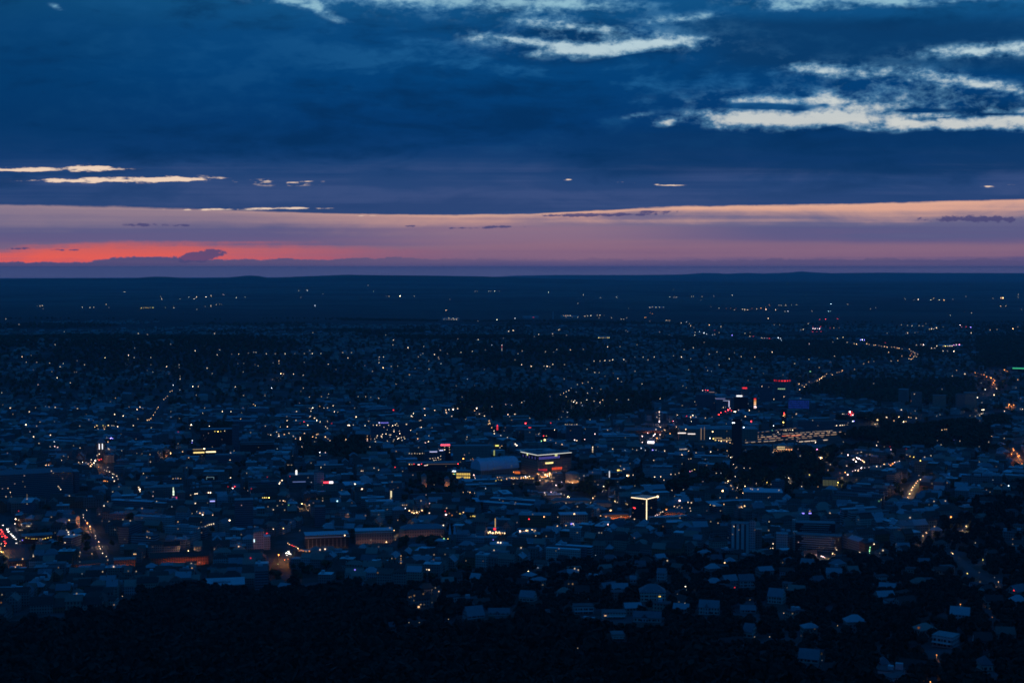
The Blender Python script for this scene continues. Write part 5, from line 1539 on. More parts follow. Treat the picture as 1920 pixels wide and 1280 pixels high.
    (960, 760, 4, "1257,715p++ 1255,750n 1217,755+ 1273,765n+ 1240,765 1320,727 1335,768 1345,730 1580,642n++ 1620,565n+ 1635,560n 1602,580 1645,605n 1655,625n 1640,600n 1690,615 1748,605n+ 1675,532 1732,655n+ 1685,690n 1555,708 1560,690 1487,743n+ 1510,748 1520,750 1590,740n+ 1745,755n+ 1705,765n 1720,762n 1730,768 1790,625 1803,630 1845,630 1912,575y+ 1200,635- 740,788n++ 707,830n++ 665,825n 720,890p++ 818,832n+ 888,830p 918,853 1075,825p+ 1090,820p+ 1105,815p 1130,795 1115,800 1158,780o++ 1085,815p 240,833n+ 467,815n++ 345,835 155,818- 405,898n 340,905n 445,890v+ 458,888p+ 465,895 60,940p++ 108,935n++ 118,935n+ 150,930n+ 165,932n 175,935 12,498o 30,497o 48,495o 55,540n+ 70,535n 85,540n+ 100,530p+ 115,538n+ 130,530+ 138,545n 20,545n+ 40,550n 8,552p 190,510o+ 200,515n 215,530o 225,535n+ 240,535o 255,533o 265,528p+ 280,530n+ 300,535n 315,540n"),
    (1440, 760, 4, "120,55r++ 125,68o+ 125,82o 115,125y++ 115,145- 210,65n 40,152b+ 32,187g- 75,200 335,113- 460,195- 120,185 135,185 155,184 170,184 185,183 505,150- 515,149 540,148 550,147 560,147 573,146 595,144- 570,65- 615,50p++ 622,70r++ 635,72p+ 605,65r 635,118b+ 645,116v+ 820,108n++ 803,140+ 892,90 982,85n+ 1000,33 1055,88n 1110,95- 945,113n 1017,122n+ 1035,118n 1605,32+ 1618,32+ 1600,62 1515,77n 1555,80- 1590,65- 1265,78- 1290,68- 1775,42 1305,182n 1325,178n 1338,178n- 1298,293- 1395,258v- 1270,262- 825,272 815,298 822,345+ 922,330p+ 915,308r- 1038,327r- 368,328m++ 357,275+ 395,390n++ 380,385n 408,392n 552,357 600,373p+ 672,355 640,405p+ 655,410 660,420+ 645,400 740,367- 765,367- 665,390p+ 680,397p++ 695,405p+ 710,413n++ 722,423n+ 590,452 580,500o+ 540,505o- 598,520p+ 557,540 450,485n 310,518y+ 155,542+ 170,548- 252,605"),
    (1440, 760, 4, "635,492p 655,485p+ 680,480p 675,490 700,470p+ 725,465p 757,462 815,458+ 845,455 875,442y 870,438n 905,438o++ 935,435o++ 920,450o 950,425p 970,420 985,415 1065,383y 1093,388y 1143,415y+ 1175,388 1222,377 525,577y+ 520,595y 1133,523n 1142,553n+ 1122,565n+ 1110,580n+ 1098,597n+ 1085,612n+ 1077,632n+ 1062,660n++ 1048,687n+ 1838,322o+ 1842,335o+ 1868,360o+ 1875,378o++ 1885,375o+ 1878,388o 1898,412o 1905,435o 1908,455o+ 1805,600b+ 1750,598- 1665,648- 850,705y+ 832,718g- 1585,308- 1655,272- 257,810v++ 266,811v++ 312,810v++ 321,810v+ 1065,842 1372,835o++ 1245,720- 1330,717- 1250,908n 1485,902n+ 1458,932 1185,950 465,808- 8,870 5,938-"),
    (1440, 960, 4, "38,235+ 20,270 35,268 110,376n- 468,225y 385,262n- 415,268- 445,272- 505,265n 515,280 485,308n+ 500,315n 400,328p++ 412,332p++ 425,338p+ 795,237+ 765,262g 762,280g+ 762,292g+ 762,305g 688,298 862,288 838,305- 1162,175n+ 1190,155n 1248,105n 1555,228- 1385,308n+ 1375,302n 1835,200n- 1835,238- 1612,355y+ 1495,457y++ 1585,450- 1590,525- 1698,487b- 1728,520n+ 1845,585r+ 1443,688o+ 1130,870o 1265,1068o+ 1218,1270o+ 183,758 118,755- 350,872- 522,848n- 125,905- 12,932- 405,1108b- 400,1065- 1682,785o- 1665,718- 145,565- 250,925-"),
    (960, 960, 4, "68,268+ 178,175 122,440n+ 195,415b 470,425 497,435 455,540n 425,540- 230,543- 1165,365+ 1595,377n+ 1300,555+ 1670,563r+ 1103,630y+ 1110,630y+ 1240,612- 1297,680- 1252,670- 700,777n++ 1818,935 493,1017- 1655,165- 1665,105 1545,83- 1490,72- 1785,655-"),
]
RGB = dict(w=(1, .76, .50), n=(1, .58, .26), o=(1, .34, .07), r=(1, .04, .05), b=(.78, .88, 1), v=(.26, .22, 1), y=(1, .72, .16), g=(.35, 1, .45),
           p=(1, .68, .66), m=(1, .28, .62), c=(.45, .88, 1), R=(1, .05, .03), W=(1, .90, .78))
TONE = dict(w='warm white', n='amber', o='orange', r='red', b='bluish white', v='violet', y='yellow', g='green', p='pinkish white', m='magenta', c='cyan',
            R='red', W='white')


def read_dots():
    out = []
    for ox, oy, k, txt in DOT_TEXT:
        for t in txt.split():
            xs, r = t.split(',')
            i = 0
            while i < len(r) and r[i].isdigit():
                i += 1
            c, lev = 'w', 0
            for ch in r[i:]:
                if ch == '+':
                    lev += 1
                elif ch == '-':
                    lev -= 1
                else:
                    c = ch
            out.append((ox + int(xs) / k, oy + int(r[:i]) / k, c, lev))
    return out


DOTS = read_dots()
FLUX = {-2: .15, -1: .30, 0: .85, 1: 2.6, 2: 6.4}


def faint_dots():
    """the faint window glints between the lights that can be told apart."""
    rnd = random.Random(5)
    out = []
    while len(out) < 520:
        u, v = rnd.uniform(0, 1920), rnd.uniform(640, 1075)
        w = math.exp(-((v - 850) / 120.) ** 2) * (1. if u < 1650 else .45) + .18
        if v > interp(CITY_LO, u) or rnd.random() > w or any(abs(u - d[0]) < 3 and abs(v - d[1]) < 3 for d in DOTS):
            continue
        out.append((u, v, rnd.choice('wwwwnnbp'), -2 if rnd.random() < .7 else -1))
    return out


DOTS += faint_dots()

# ------------------------------------------------------------------ which surface carries each light
def cast_dots():
    V, F, own = [], [], []
    n = 0
    for i, s in enumerate(SPECS):
        P = parts_of(s)
        for nm in ('wall', 'roof'):
            v = xf(P[nm][0], s)
            V.extend(map(tuple, v))
            for q in P[nm][1]:
                F.append(tuple(j + n for j in q))
                own.append(i)
            n += len(v)
    for root, s, v, f in LM_HULLS:
        v = xf(v, s)
        V.extend(map(tuple, v))
        for q in f:
            F.append(tuple(j + n for j in q))
            own.append(root)
        n += len(v)
    bvh = BVHTree.FromPolygons(V, F)
    us, vs = [d[0] for d in DOTS], [d[1] for d in DOTS]
    R = ray(us, vs)
    G = ground_hit(us, vs, 0, 1400)
    o = Vector((0, 0, CAM_Z))
    hits = []
    for k, (u, v, c, lev) in enumerate(DOTS):
        r = Vector(R[k])
        gd = (Vector(G[k]) - o).length if not np.isnan(G[k, 0]) else 1e9
        loc, nor, fi, dist = bvh.ray_cast(o, r)
        if loc is not None and dist < gd - 1:
            if nor.dot(r) > 0:
                nor = -nor
            w = own[fi]
            if lev == -2 and abs(nor.z) > .35:
                continue
            road = c in 'RW'
            if not road:
                hits.append(('b', w, loc, nor, c, lev, dist, u, v))
                continue
        if gd < 1e8 and lev > -2:
            hits.append(('g', None, o + r * gd, r, c, lev, gd, u, v))
    return hits


HITS = cast_dots()
RPX = FPX * 1024 / 1920.0

UNIT_BOX = {}


def glow_box(mat):
    if mat.name not in UNIT_BOX:
        v, f = box_vf(0, 0, -.5, 1, 1, 1)
        me = bpy.data.meshes.new('lit_window')
        me.from_pydata(v, [], f)
        me.materials.append(mat)
        UNIT_BOX[mat.name] = me
    return UNIT_BOX[mat.name]


def dim(u, v, dist):
    """no two lamps burn alike; those beyond the basin are weaker."""
    return (.42 + 1.5 * random.Random(int(u * 91 + v * 1013)).random() ** 2) * (.74 if 3700 < dist < 7000 else .62 if dist >= 7000 else .7 if dist < 1700 else 1.)


def window_dims(h):
    _, w, loc, nor, c, lev, dist, u, v = h
    vary = dim(u, v, dist)
    px = dist / RPX
    ww = min(max(.5 * px, 1.2), 4.0)
    if lev >= 2:
        ww = min(ww * 1.5, 5.)
    wall = abs(nor.z) < .35
    hh = ww * .85 if wall else min(max(ww * .8, 1.3), 2.6)
    L = vary * FLUX[min(lev, 2)] * px * px / (ww * hh)
    return ww, hh, wall, emat(RGB[c], min(L, 60.))


# choose which buildings are objects of their own: those that show largest, lit ones first
def choose():
    lit = {}
    for h in HITS:
        if h[0] == 'b' and isinstance(h[1], int):
            lit.setdefault(h[1], []).append(h)
    kinds = {}
    for i, s in enumerate(SPECS):
        d = math.hypot(s['x'], s['y'])
        u, v, _ = project(np.array([s['x'], s['y'], s['z']]))
        s['u'], s['v'], s['dist'] = float(u), float(v), d
        s['i'] = i
        inside = -10 < u < 1930 and v < 1290
        s['score'] = (max(s['w'], s['d']) * (s['h'] + s['rh'] + 6)) / d ** 2 * 1e6 * (1.6 if i in lit else 1) if inside else 0
        kinds.setdefault(s['k'], []).append(s)
    for k, l in kinds.items():
        l.sort(key=lambda s: -s['score'])
        for s in l[:296 - (20 if k == 'house' else 0)]:
            s['solo'] = s['score'] > 0
    return lit


LIT = choose()

KN = dict(apartment=('apartment_building', 'apartment building'), office=('office_building', 'office building'), house=('house', 'house'))
TODO = []                       # things that still need a label: (object, noun, adjective list, u, v)


def local_of(s, p):
    c, n = math.cos(-s['r']), math.sin(-s['r'])
    x, y = p.x - s['x'], p.y - s['y']
    return Vector((x * c - y * n, x * n + y * c, p.z - s['z']))


def add_glow(h, root, s):
    """lit window or rooftop lantern as a part of the building."""
    ww, hh, wall, m = window_dims(h)
    loc, nor = h[2], h[3]
    o = bpy.data.objects.new('lit_window' if wall else 'roof_lantern', glow_box(m))
    COL.objects.link(o)
    o.parent = root
    p = local_of(s, loc)
    a = math.atan2(nor.y, nor.x) - s['r'] + math.pi / 2 if wall else 0.
    nl = Vector((math.cos(a - math.pi / 2), math.sin(a - math.pi / 2), 0)) if wall else Vector((0, 0, 1))
    if wall:
        o.location = p + nl * .1
        o.scale = (ww, .2, hh)
    else:
        o.location = p + nl * hh * .42
        o.scale = (ww, ww * .8, hh)
    o.rotation_euler = (0, 0, a)


class Mass:
    """many small pieces joined into one mesh (only for what is past counting)."""

    def __init__(s):
        s.V, s.F, s.M, s.UV, s.mats, s.n = [], [], [], [], [], 0

    def add(s, V, F, mat, UV=None):
        m = MAT[mat] if isinstance(mat, str) else mat
        if m not in s.mats:
            s.mats.append(m)
        k = s.mats.index(m)
        V = np.asarray(V, float)
        s.V.append(V)
        c = 0
        for q in F:
            s.F.append(tuple(i + s.n for i in q))
            s.M.append(k)
            for i in range(len(q)):
                s.UV.append(UV[c] if UV is not None else (0, 0))
                c += 1
        s.n += len(V)

    def build(s, name):
        if not s.V:
            return None
        return mesh_obj(name, np.concatenate(s.V), s.F, s.mats, None, s.UV, s.M)


def build_buildings():
    groups = dict(apartment='apartment buildings of the city', office='office buildings of the city', house='houses on the slopes')
    mass = {k: Mass() for k in KN}
    for i, s in enumerate(SPECS):
        P = parts_of(s)
        if s.get('solo'):
            nm, noun = KN[s['k']]
            root = thing(nm, '', s['k'] if s['k'] == 'house' else noun.split()[0], (s['x'], s['y'], s['z']), s['r'], groups[s['k']])
            made = {}
            for pn, g in P.items():
                for q in (g if isinstance(g, list) else [g]):
                    made[pn] = mesh_obj(pn, q[0], q[1], q[3], made['roof'] if pn in ('chimney', 'roof_plant') else root, q[2])
            for h in LIT.get(i, []):
                add_glow(h, made['wall' if abs(h[3].z) < .35 else 'roof'], s)
            nl = len(LIT.get(i, []))
            ad = [{'flat': 'flat-roofed', 'gable': 'gabled', 'hip': 'hip-roofed'}[s['rt']]]
            ad.append('unlit' if nl == 0 else ('lit' if nl < 3 else 'well-lit'))
            if s['wm'] == 'pale_wall':
                ad.append('pale')
            elif s['wm'] == 'brick_wall':
                ad.append('brick')
            elif s['wm'] == 'glass_wall':
                ad.append('glassy')
            ad.append('low' if s['h'] + s['rh'] < 10 else ('tall' if s['h'] + s['rh'] > 21 else ''))
            if s['w'] > 45:
                ad.append('long')
            TODO.append((root, noun, [a for a in ad if a], s['u'], s['v']))
        else:
            for pn, g in P.items():
                if pn in ('chimney', 'roof_plant') and s['dist'] > 3500:
                    continue
                for q in (g if isinstance(g, list) else [g]):
                    mass[s['k']].add(xf(q[0], s), q[1], q[3], q[2])
            for h in LIT.get(i, []):
                ww, hh, wall, m = window_dims(h)
                nor = h[3]
                v, f = box_vf(0, 0, -.5 * hh, ww, .2 if wall else ww * .8, hh)
                a = math.atan2(nor.y, nor.x) + math.pi / 2 if wall else s['r']
                p = h[2] + (nor * .1 if wall else Vector((0, 0, hh * .42)))
                mass[s['k']].add(xf(v, dict(x=p.x, y=p.y, z=p.z, r=a)), f, m)
    for k, (nm, txt) in dict(apartment=('distant_apartments', 'countless further tenement roofs of the city basin'), office=('distant_offices', 'countless further flat office roofs of the city basin'),
                             house=('distant_houses', 'countless small houses scattered over the far slopes')).items():
        o = mass[k].build(nm)
        if o:
            o['kind'] = 'stuff'
            o['label'] = txt
    spec_of = {r.name: s for r, s, _, _ in LM_HULLS}
    for h in HITS:
        if h[0] == 'b' and not isinstance(h[1], int):
            add_glow(h, h[1], spec_of[h[1].name])


build_buildings()

HEADS = {}
LAMP_POWER = 2.4


def head_mesh(mat):
    if mat.name not in HEADS:
        V, F = [], []
        n, m = 8, 5
        for j in range(m + 1):
            t = math.pi * j / m
            for i in range(n):
                a = 2 * math.pi * i / n
                V.append((math.sin(t) * math.cos(a), math.sin(t) * math.sin(a), math.cos(t)))
        for j in range(m):
            for i in range(n):
                k = (i + 1) % n
                F.append((j * n + i, (j + 1) * n + i, (j + 1) * n + k, j * n + k))
        me = bpy.data.meshes.new('lamp_head')
        me.from_pydata(V, [], F)
        me.materials.append(mat)
        HEADS[mat.name] = me
    return HEADS[mat.name]


def build_lamps():
    G = [h for h in HITS if h[0] == 'g' and h[4] not in 'RW']
    G.sort(key=lambda h: -(FLUX[min(h[5], 2)] + 1500. / h[6]))
    v, f = join_vf([tube_vf(0, 0, -1.0, 7.4, .16, .09, 6), tube_vf(0, 0, -1.0, .9, .26, .2, 6)])
    post_me = bpy.data.meshes.new('post')
    post_me.from_pydata(v, [], f)
    post_me.materials.append(MAT['pole_metal'])
    mass = Mass()
    for i, h in enumerate(G):
        _, _, P, r, c, lev, dist, u, vv = h
        px = dist / RPX
        rad = min(max(.27 * px, .32), 1.5) * (1.6 if lev >= 2 else 1.)
        L = dim(u, vv, dist) * FLUX[min(lev, 2)] * px * px / (math.pi * rad * rad)
        mat = emat(RGB[c], min(L, 60.))
        lift = 7.6
        q = P - r * (lift / max(-r.z, .008))
        if -r.z < .02:
            q = P - r * 300.
        z = hgt(q.x, q.y)
        top = q.z - z
        if top < 2 or top > 40:
            z = q.z - lift
        if i < 298:
            t = thing('street_lamp', '', 'street lamp', (q.x, q.y, q.z - lift), 0, 'street lamps lit at dusk')
            o = bpy.data.objects.new('post', post_me)
            COL.objects.link(o)
            o.parent = t
            o = bpy.data.objects.new('lamp_head', head_mesh(mat))
            COL.objects.link(o)
            o.parent = t
            o.location = (0, 0, lift)
            o.scale = (rad, rad, rad)
            if c in 'nopyw' and lev >= (1 if c != 'o' else 0) and dist < 5200:
                # the lamp's own light, thrown down on the street and the nearest walls
                ld = bpy.data.lights.new('lamp_light', 'POINT')
                ld.color = RGB[c]
                ld.energy = (2600. if c in 'no' else 1300.) * (1.7 if lev >= 2 else 1.) * LAMP_POWER * (.12 if dist < 1800 else 1.)
                ld.shadow_soft_size = .35
                o = bpy.data.objects.new('lamp_light', ld)
                COL.objects.link(o)
                o.parent = t
                o.location = (0, 0, lift - rad - .4)
            TODO.append((t, 'street lamp', [TONE[c]] + (['faint'] if lev < 0 else ['bright'] if lev > 0 else []), u, vv))
        else:
            vs, fs = head_mesh(mat).vertices, head_mesh(mat).polygons
            mass.add([(x.co.x * rad + q.x, x.co.y * rad + q.y, x.co.z * rad + q.z) for x in vs], [tuple(p.vertices) for p in fs], mat)
            vs, fs = tube_vf(q.x, q.y, q.z - lift - 1, q.z - .2, .16, .1, 4)
            mass.add(vs, fs, 'pole_metal')
    o = mass.build('distant_street_lamps')
    if o:
        o['kind'] = 'stuff'
        o['label'] = 'countless tiny street lamps far off in the valley and plain'


build_lamps()


def build_cars():
    wheel_v, wheel_f = [], []
    for x in (-1.35, 1.35):
        for y in (-.8, .8):
            n = 10
            b = len(wheel_v)
            for yy in (y - .1, y + .1):
                for i in range(n):
                    a = 2 * math.pi * i / n
                    wheel_v.append((x + .32 * math.cos(a), yy, .32 + .32 * math.sin(a)))
            for i in range(n):
                j = (i + 1) % n
                wheel_f.append((b + i, b + j, b + n + j, b + n + i))
            wheel_f.append(tuple(b + i for i in range(n)))
            wheel_f.append(tuple(b + 2 * n - 1 - i for i in range(n)))
    prof = [(-2.15, .35), (-2.2, .75), (-1.9, .92), (-1.35, 1.4), (.2, 1.45), (.95, .98), (1.95, .85), (2.2, .6), (2.15, .35)]
    V = [(x, -.88, z) for x, z in prof] + [(x, .88, z) for x, z in prof]
    n = len(prof)
    F = [tuple(range(n)), tuple(range(2 * n - 1, n - 1, -1))] + [(i, n + i, n + (i + 1) % n, (i + 1) % n) for i in range(n)]
    body = bpy.data.meshes.new('body')
    body.from_pydata(V, [], F)
    body.materials.append(MAT['car_paint'])
    wheels = bpy.data.meshes.new('wheels')
    wheels.from_pydata(wheel_v, [], wheel_f)
    wheels.materials.append(MAT['dark_glass'])
    for h in HITS:
        if h[0] != 'g' or h[4] not in 'RW':
            continue
        _, _, P, r, c, lev, dist, u, vv = h
        a = math.atan2(-P.y, -P.x)                # a car seen from the front, or from behind when its tail lights show
        face = a if c == 'W' else a + math.pi
        face += random.uniform(-.35, .35)
        t = thing('car', '', 'car', (P.x, P.y, hgt(P.x, P.y) + .4), face, 'cars with their lights on')
        for me, nm in ((body, 'body'), (wheels, 'wheels')):
            o = bpy.data.objects.new(nm, me)
            COL.objects.link(o)
            o.parent = t
        px = dist / RPX
        s = .55
        L = min(2. * FLUX[min(lev, 2)] * px * px / (2 * s * s), 45.)
        for y in (-.62, .62):
            o = bpy.data.objects.new('headlight' if c == 'W' else 'tail_light', glow_box(emat(RGB[c], L)))
            COL.objects.link(o)
            o.parent = t
            o.location = (2.2 if c == 'W' else -2.2, y, .75)
            o.scale = (.12, s, s)
        TODO.append((t, 'car', ['white-lit' if c == 'W' else 'red-lit'] + (['bright'] if lev > 0 else []), u, vv))


build_cars()

# ------------------------------------------------------------------ trees
def crown_mesh(seed, quads, size, dark=False):
    """crown of many leaf-clump faces spread through several lobes; unit height about 1, width about .8."""
    rng = np.random.default_rng(seed)
    nl = rng.integers(4, 8)
    lobes = [(rng.uniform(-.22, .22), rng.uniform(-.22, .22), rng.uniform(.38, .78), rng.uniform(.17, .30)) for _ in range(nl)]
    lobes.append((0, 0, .58, .32))
    V, F = [], []
    for k in range(quads):
        lx, ly, lz, lr = lobes[rng.integers(len(lobes))]
        d = rng.normal(size=3)
        d /= np.linalg.norm(d)
        p = np.array([lx, ly, lz]) + d * lr * rng.uniform(.55, 1.05) * np.array([1, 1, .9])
        a = rng.normal(size=3)
        a -= a.dot(d) * d * .75
        a /= np.linalg.norm(a)
        b = np.cross(d, a)
        b /= np.linalg.norm(b) + 1e-9
        s = size * rng.uniform(.6, 1.3)
        n = len(V)
        V += [tuple(p + a * s * .9 + b * s * .2), tuple(p + b * s), tuple(p - a * s), tuple(p - b * s * .8 - a * .3 * s)]
        F.append((n, n + 1, n + 2, n + 3))
    return V, F


def trunk_vf():
    lst = [tube_vf(0, 0, -.06, .55, .026, .014, 7)]
    for a in range(4):
        t = a * 1.7
        v, f = tube_vf(0, 0, 0, .3, .010, .004, 5)
        c, s = math.cos(t), math.sin(t)
        v = [((x + z * .55) * c - y * s, (x + z * .55) * s + y * c, .36 + z * .9) for x, y, z in v]
        lst.append((v, f))
    return join_vf(lst)


def tree_points():
    P = []
    # the black wooded slope in front
    x, y, z, u, v, rng = scatter(8.6, 520, 2400, -80, 2000, 11)
    lo = np.interp(u, [740, 860, 1000, 1150, 1250, 1450, 1920], [1110, 1165, 1165, 1190, 1215, 1275, 1330])
    edge = interp(CITY_LO, u)
    m = np.where(u < 760, v > edge + 20 + (fbm(x / 90, y / 90, 71, 3) - .5) * 90, (v > lo) | ((v > edge) & (rng.uniform(0, 1, len(x)) < np.where((u > 1250) & (v > 1100), .7, .5))))
    m &= v < 1420
    hh = rng.uniform(8, 21, m.sum()) * (.75 + .5 * fbm(x[m] / 70, y[m] / 70, 51, 3))
    hh = np.where((u[m] > 760) & (v[m] < lo[m]), np.minimum(hh, 10.5), hh)
    P.append((x[m], y[m], hh, np.zeros(m.sum(), int)))
    # parks and woods among the city
    x, y, z, u, v, rng = scatter(12., 1500, 4600, -60, 1980, 12)
    m = in_rects(u, v, PARKS) & (v < 1050) & (fbm(x / 120, y / 120, 4, 2) > .34)
    P.append((x[m], y[m], rng.uniform(12, 22, m.sum()), np.ones(m.sum(), int)))
    # street and courtyard trees
    x, y, z, u, v, rng = scatter(26., 1400, 3700, -60, 1980, 13)
    m = (v < interp(CITY_LO, u)) & (v > interp(CITY_HI, u)) & (fbm(x / 160, y / 160, 8, 2) > .52)
    P.append((x[m], y[m], rng.uniform(9, 16, m.sum()), np.ones(m.sum(), int)))
    # gardens and woods on the slopes beyond
    x, y, z, u, v, rng = scatter(17., 3300, 8600, -60, 1980, 14)
    m = (v < interp(CITY_HI, u)) & ((v > 632) | ((v > 598) & (fbm(x / 600, y / 600, 61, 3) > .52) & (rng.uniform(0, 1, len(x)) < .4))) & ((rng.uniform(0, 1, len(x)) < .22 + np.clip((fbm(x / 520, y / 800, 41, 3) - .44) * 2.6, 0, .6) * np.clip((740 - v) / 70, .1, 1)) | in_rects(u, v, WOODS))
    P.append((x[m], y[m], rng.uniform(8, 16, m.sum()), np.full(m.sum(), 2)))
    x = np.concatenate([p[0] for p in P])
    y = np.concatenate([p[1] for p in P])
    h = np.concatenate([p[2] for p in P])
    k = np.concatenate([p[3] for p in P])
    # keep clear of buildings, roads, lamps and the sight lines to the lights
    G = {}
    for s in SPECS:
        G.setdefault((int(s['x'] // 40), int(s['y'] // 40)), []).append((s['x'], s['y'], s['w'] / 2 + 2, s['d'] / 2 + 2, s['r']))
    ok = np.ones(len(x), bool)
    for i in range(len(x)):
        gx, gy = int(x[i] // 40), int(y[i] // 40)
        for a in (-1, 0, 1):
            for b in (-1, 0, 1):
                for (bx, by, hw, hd, r) in G.get((gx + a, gy + b), ()):
                    dx, dy = x[i] - bx, y[i] - by
                    c, n = math.cos(r), math.sin(r)
                    if abs(dx * c + dy * n) < hw and abs(-dx * n + dy * c) < hd:
                        ok[i] = False
    for fx, fy, fr in FOOT:
        ok &= (x - fx) ** 2 + (y - fy) ** 2 > (fr + 2) ** 2
    for fx, fy, fr in ROADPTS:
        ok &= (x - fx) ** 2 + (y - fy) ** 2 > (fr - 5) ** 2
    z = height(x, y)
    d = np.hypot(x, y)
    uc, vc, dep = project(np.stack([x, y, z + h * .58], -1))
    rx, ry = h * .40 * FPX / dep, h * .42 * FPX / dep
    for H in HITS:
        ok &= ~((np.abs(uc - H[7]) < rx + 1) & (np.abs(vc - H[8]) < ry + 1) & (d < H[6] + 4))
    for (a, b, c, e, dl) in CLEAR:
        ok &= ~((d < dl - 2) & (uc + rx * .8 > a) & (uc - rx * .8 < c) & (vc - ry * .8 < e) & (vc + ry > b))
    return x[ok], y[ok], z[ok], h[ok], k[ok], uc[ok], vc[ok], d[ok]


def build_trees():
    x, y, z, h, k, u, v, d = tree_points()
    near = [crown_mesh(100 + i, 230, .115) for i in range(5)]
    mid = [crown_mesh(200 + i, 70, .17) for i in range(4)]
    far = [crown_mesh(300 + i, 26, .26) for i in range(4)]
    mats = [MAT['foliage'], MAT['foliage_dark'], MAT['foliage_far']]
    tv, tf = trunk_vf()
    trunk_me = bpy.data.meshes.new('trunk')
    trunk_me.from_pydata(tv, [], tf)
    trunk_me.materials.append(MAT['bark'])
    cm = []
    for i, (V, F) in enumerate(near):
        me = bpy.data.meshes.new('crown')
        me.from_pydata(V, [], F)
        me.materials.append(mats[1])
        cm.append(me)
    # the trees that show largest are objects of their own
    vis = (u > -5) & (u < 1925) & (v < 1290) & (k == 0)
    order = np.argsort(np.where(vis, -h / d, 0))
    solo = set(int(i) for i in order[:298])
    for i in solo:
        t = thing('forest_tree', 'leafy tree in the black wooded slope along the bottom of the view', 'tree', (x[i], y[i], z[i]), random.uniform(0, 6.28), 'trees of the black wooded slope')
        s = h[i]
        for me, nm in ((cm[i % 5], 'crown'), (trunk_me, 'trunk')):
            o = bpy.data.objects.new(nm, me)
            COL.objects.link(o)
            o.parent = t
            o.scale = (s * random.uniform(.85, 1.1), s * random.uniform(.85, 1.1), s)
    rng = np.random.default_rng(3)
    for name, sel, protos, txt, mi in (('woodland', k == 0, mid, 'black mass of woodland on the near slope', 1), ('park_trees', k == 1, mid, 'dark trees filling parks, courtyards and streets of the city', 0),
                                       ('garden_trees', k == 2, far, 'dark trees and woods between the houses on the far slopes', 2)):
        idx = np.array([i for i in np.nonzero(sel)[0] if int(i) not in solo])
        if not len(idx):
            continue
        VV, FF, n = [], [], 0
        which = rng.integers(0, len(protos), len(idx))
        for q, (V, F) in enumerate(protos):
            ii = idx[which == q]
            A = np.array(V)
            a = rng.uniform(0, 6.28, len(ii))
            c, s = np.cos(a)[:, None], np.sin(a)[:, None]
            H = h[ii][:, None]
            W = H * rng.uniform(.8, 1.15, len(ii))[:, None]
            X = (A[None, :, 0] * c - A[None, :, 1] * s) * W + x[ii][:, None]
            Y = (A[None, :, 0] * s + A[None, :, 1] * c) * W + y[ii][:, None]
            Z = A[None, :, 2] * H + z[ii][:, None]
            VV.append(np.stack([X, Y, Z], -1).reshape(-1, 3))
            f = np.array(F)
            FF.append((f[None] + (np.arange(len(ii)) * len(A))[:, None, None]).reshape(-1, 4) + n)
            n += len(ii) * len(A)
        VV, FF = np.concatenate(VV), np.concatenate(FF)
        me = bpy.data.meshes.new(name)
        me.vertices.add(len(VV))
        me.vertices.foreach_set('co', VV.ravel())
        me.loops.add(len(FF) * 4)
        me.loops.foreach_set('vertex_index', FF.ravel())
        me.polygons.add(len(FF))
        me.polygons.foreach_set('loop_start', np.arange(len(FF)) * 4)
        me.update(calc_edges=True)
        me.materials.append(mats[mi])
        o = bpy.data.objects.new(name, me)
        COL.objects.link(o)
        o['kind'] = 'stuff'
        o['label'] = txt


build_trees()

# ------------------------------------------------------------------ labels that single each thing out
ORD = ['nearest', 'second', 'third', 'fourth', 'fifth', 'sixth', 'seventh', 'eighth', 'ninth', 'tenth', 'eleventh', 'twelfth', 'thirteenth', 'fourteenth', 'fifteenth',
       'sixteenth', 'seventeenth', 'eighteenth', 'nineteenth', 'twentieth']


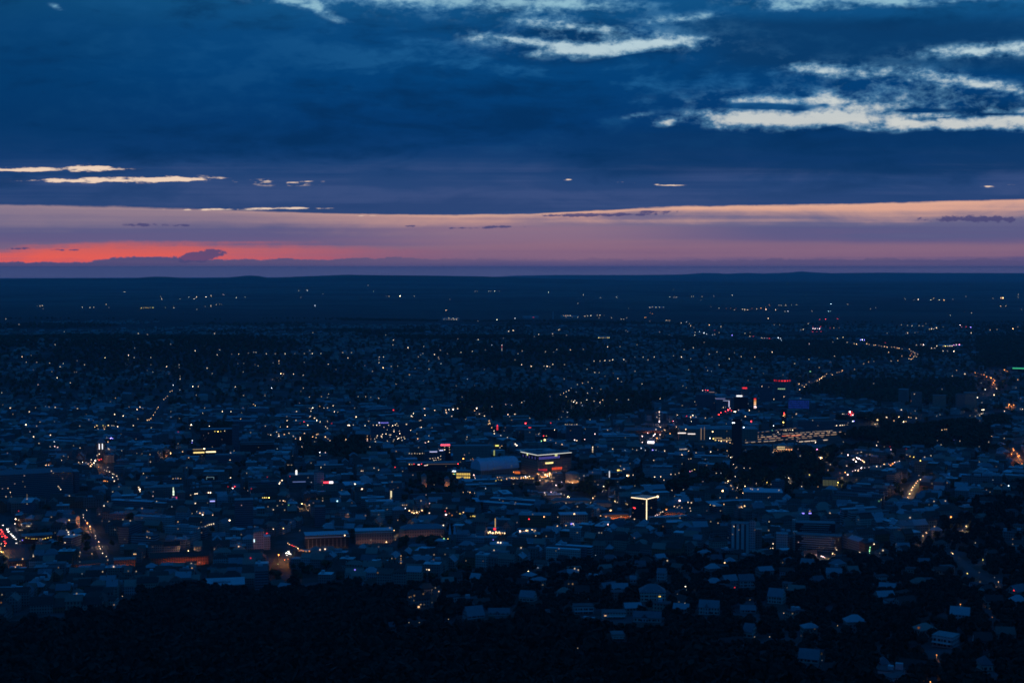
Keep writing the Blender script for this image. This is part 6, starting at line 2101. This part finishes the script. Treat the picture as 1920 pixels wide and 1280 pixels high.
def write_labels():
    marks = [m for m in LMS if m['phrase']]
    mu = np.array([m['u'] for m in marks])
    mv = np.array([m['v'] for m in marks])
    byn = {}
    for t in TODO:
        byn.setdefault(t[1], []).append(t)
    for noun, l in byn.items():
        u = np.array([t[3] for t in l])
        v = np.array([t[4] for t in l])
        adj = sorted({a for t in l for a in t[2]})
        combos = [()] + [(a,) for a in adj] + [(a, b) for i, a in enumerate(adj) for b in adj[i + 1:]]
        has = {c: np.array([all(a in t[2] for a in c) for t in l]) for c in combos}
        best = [(99, 9, '')] * len(l)
        for j in range(len(marks)):
            du, dv = u - mu[j], v - mv[j]
            dist = np.hypot(du, dv)
            side = np.abs(du) > 1.6 * np.abs(dv)
            for rel, msk in (('left of', side & (du < 0)), ('right of', side & (du > 0)), ('behind', ~side & (dv < 0)), ('in front of', ~side & (dv > 0))):
                for c in combos:
                    m = msk & has[c]
                    if not m.any():
                        continue
                    ii = np.nonzero(m)[0]
                    ii = ii[np.argsort(dist[ii])][:20]
                    for r, i in enumerate(ii):
                        key = (r + .3 * len(c) + dist[i] / 600., len(c))
                        if key < best[i][:2]:
                            words = list(c)
                            best[i] = key + ('%s %s %s the %s' % (ORD[r], ' '.join(words + [noun]), rel, marks[j]['phrase']),)
        for t, b in zip(l, best):
            t[0]['label'] = b[2] or ('%s far from every landmark' % ' '.join(t[2] + [noun]))


write_labels()


# ------------------------------------------------------------------ haze
def build_haze():
    a, b = -50000.0, 50000.0
    z0, z1 = -30.0, 392.0
    vs = [(x, y, z) for x in (a, b) for y in (a, b) for z in (z0, z1)]
    fs = [(0, 1, 3, 2), (4, 6, 7, 5), (0, 4, 5, 1), (2, 3, 7, 6), (0, 2, 6, 4), (1, 5, 7, 3)]
    m = bpy.data.materials.new('haze_air')
    m.use_nodes = True
    nt = m.node_tree
    nt.nodes.clear()
    o = nt.nodes.new('ShaderNodeOutputMaterial')
    p = nt.nodes.new('ShaderNodeVolumePrincipled')
    p.inputs['Color'].default_value = (.82, .88, .95, 1)
    p.inputs['Density'].default_value = HAZE_DENSITY
    nt.links.new(p.outputs[0], o.inputs['Volume'])
    h = mesh_obj('haze', vs, fs, m)
    h['kind'] = 'stuff'
    h['label'] = 'thin blue dusk haze over the city and the far hills'


HAZE_DENSITY = 1.95e-5
build_haze()
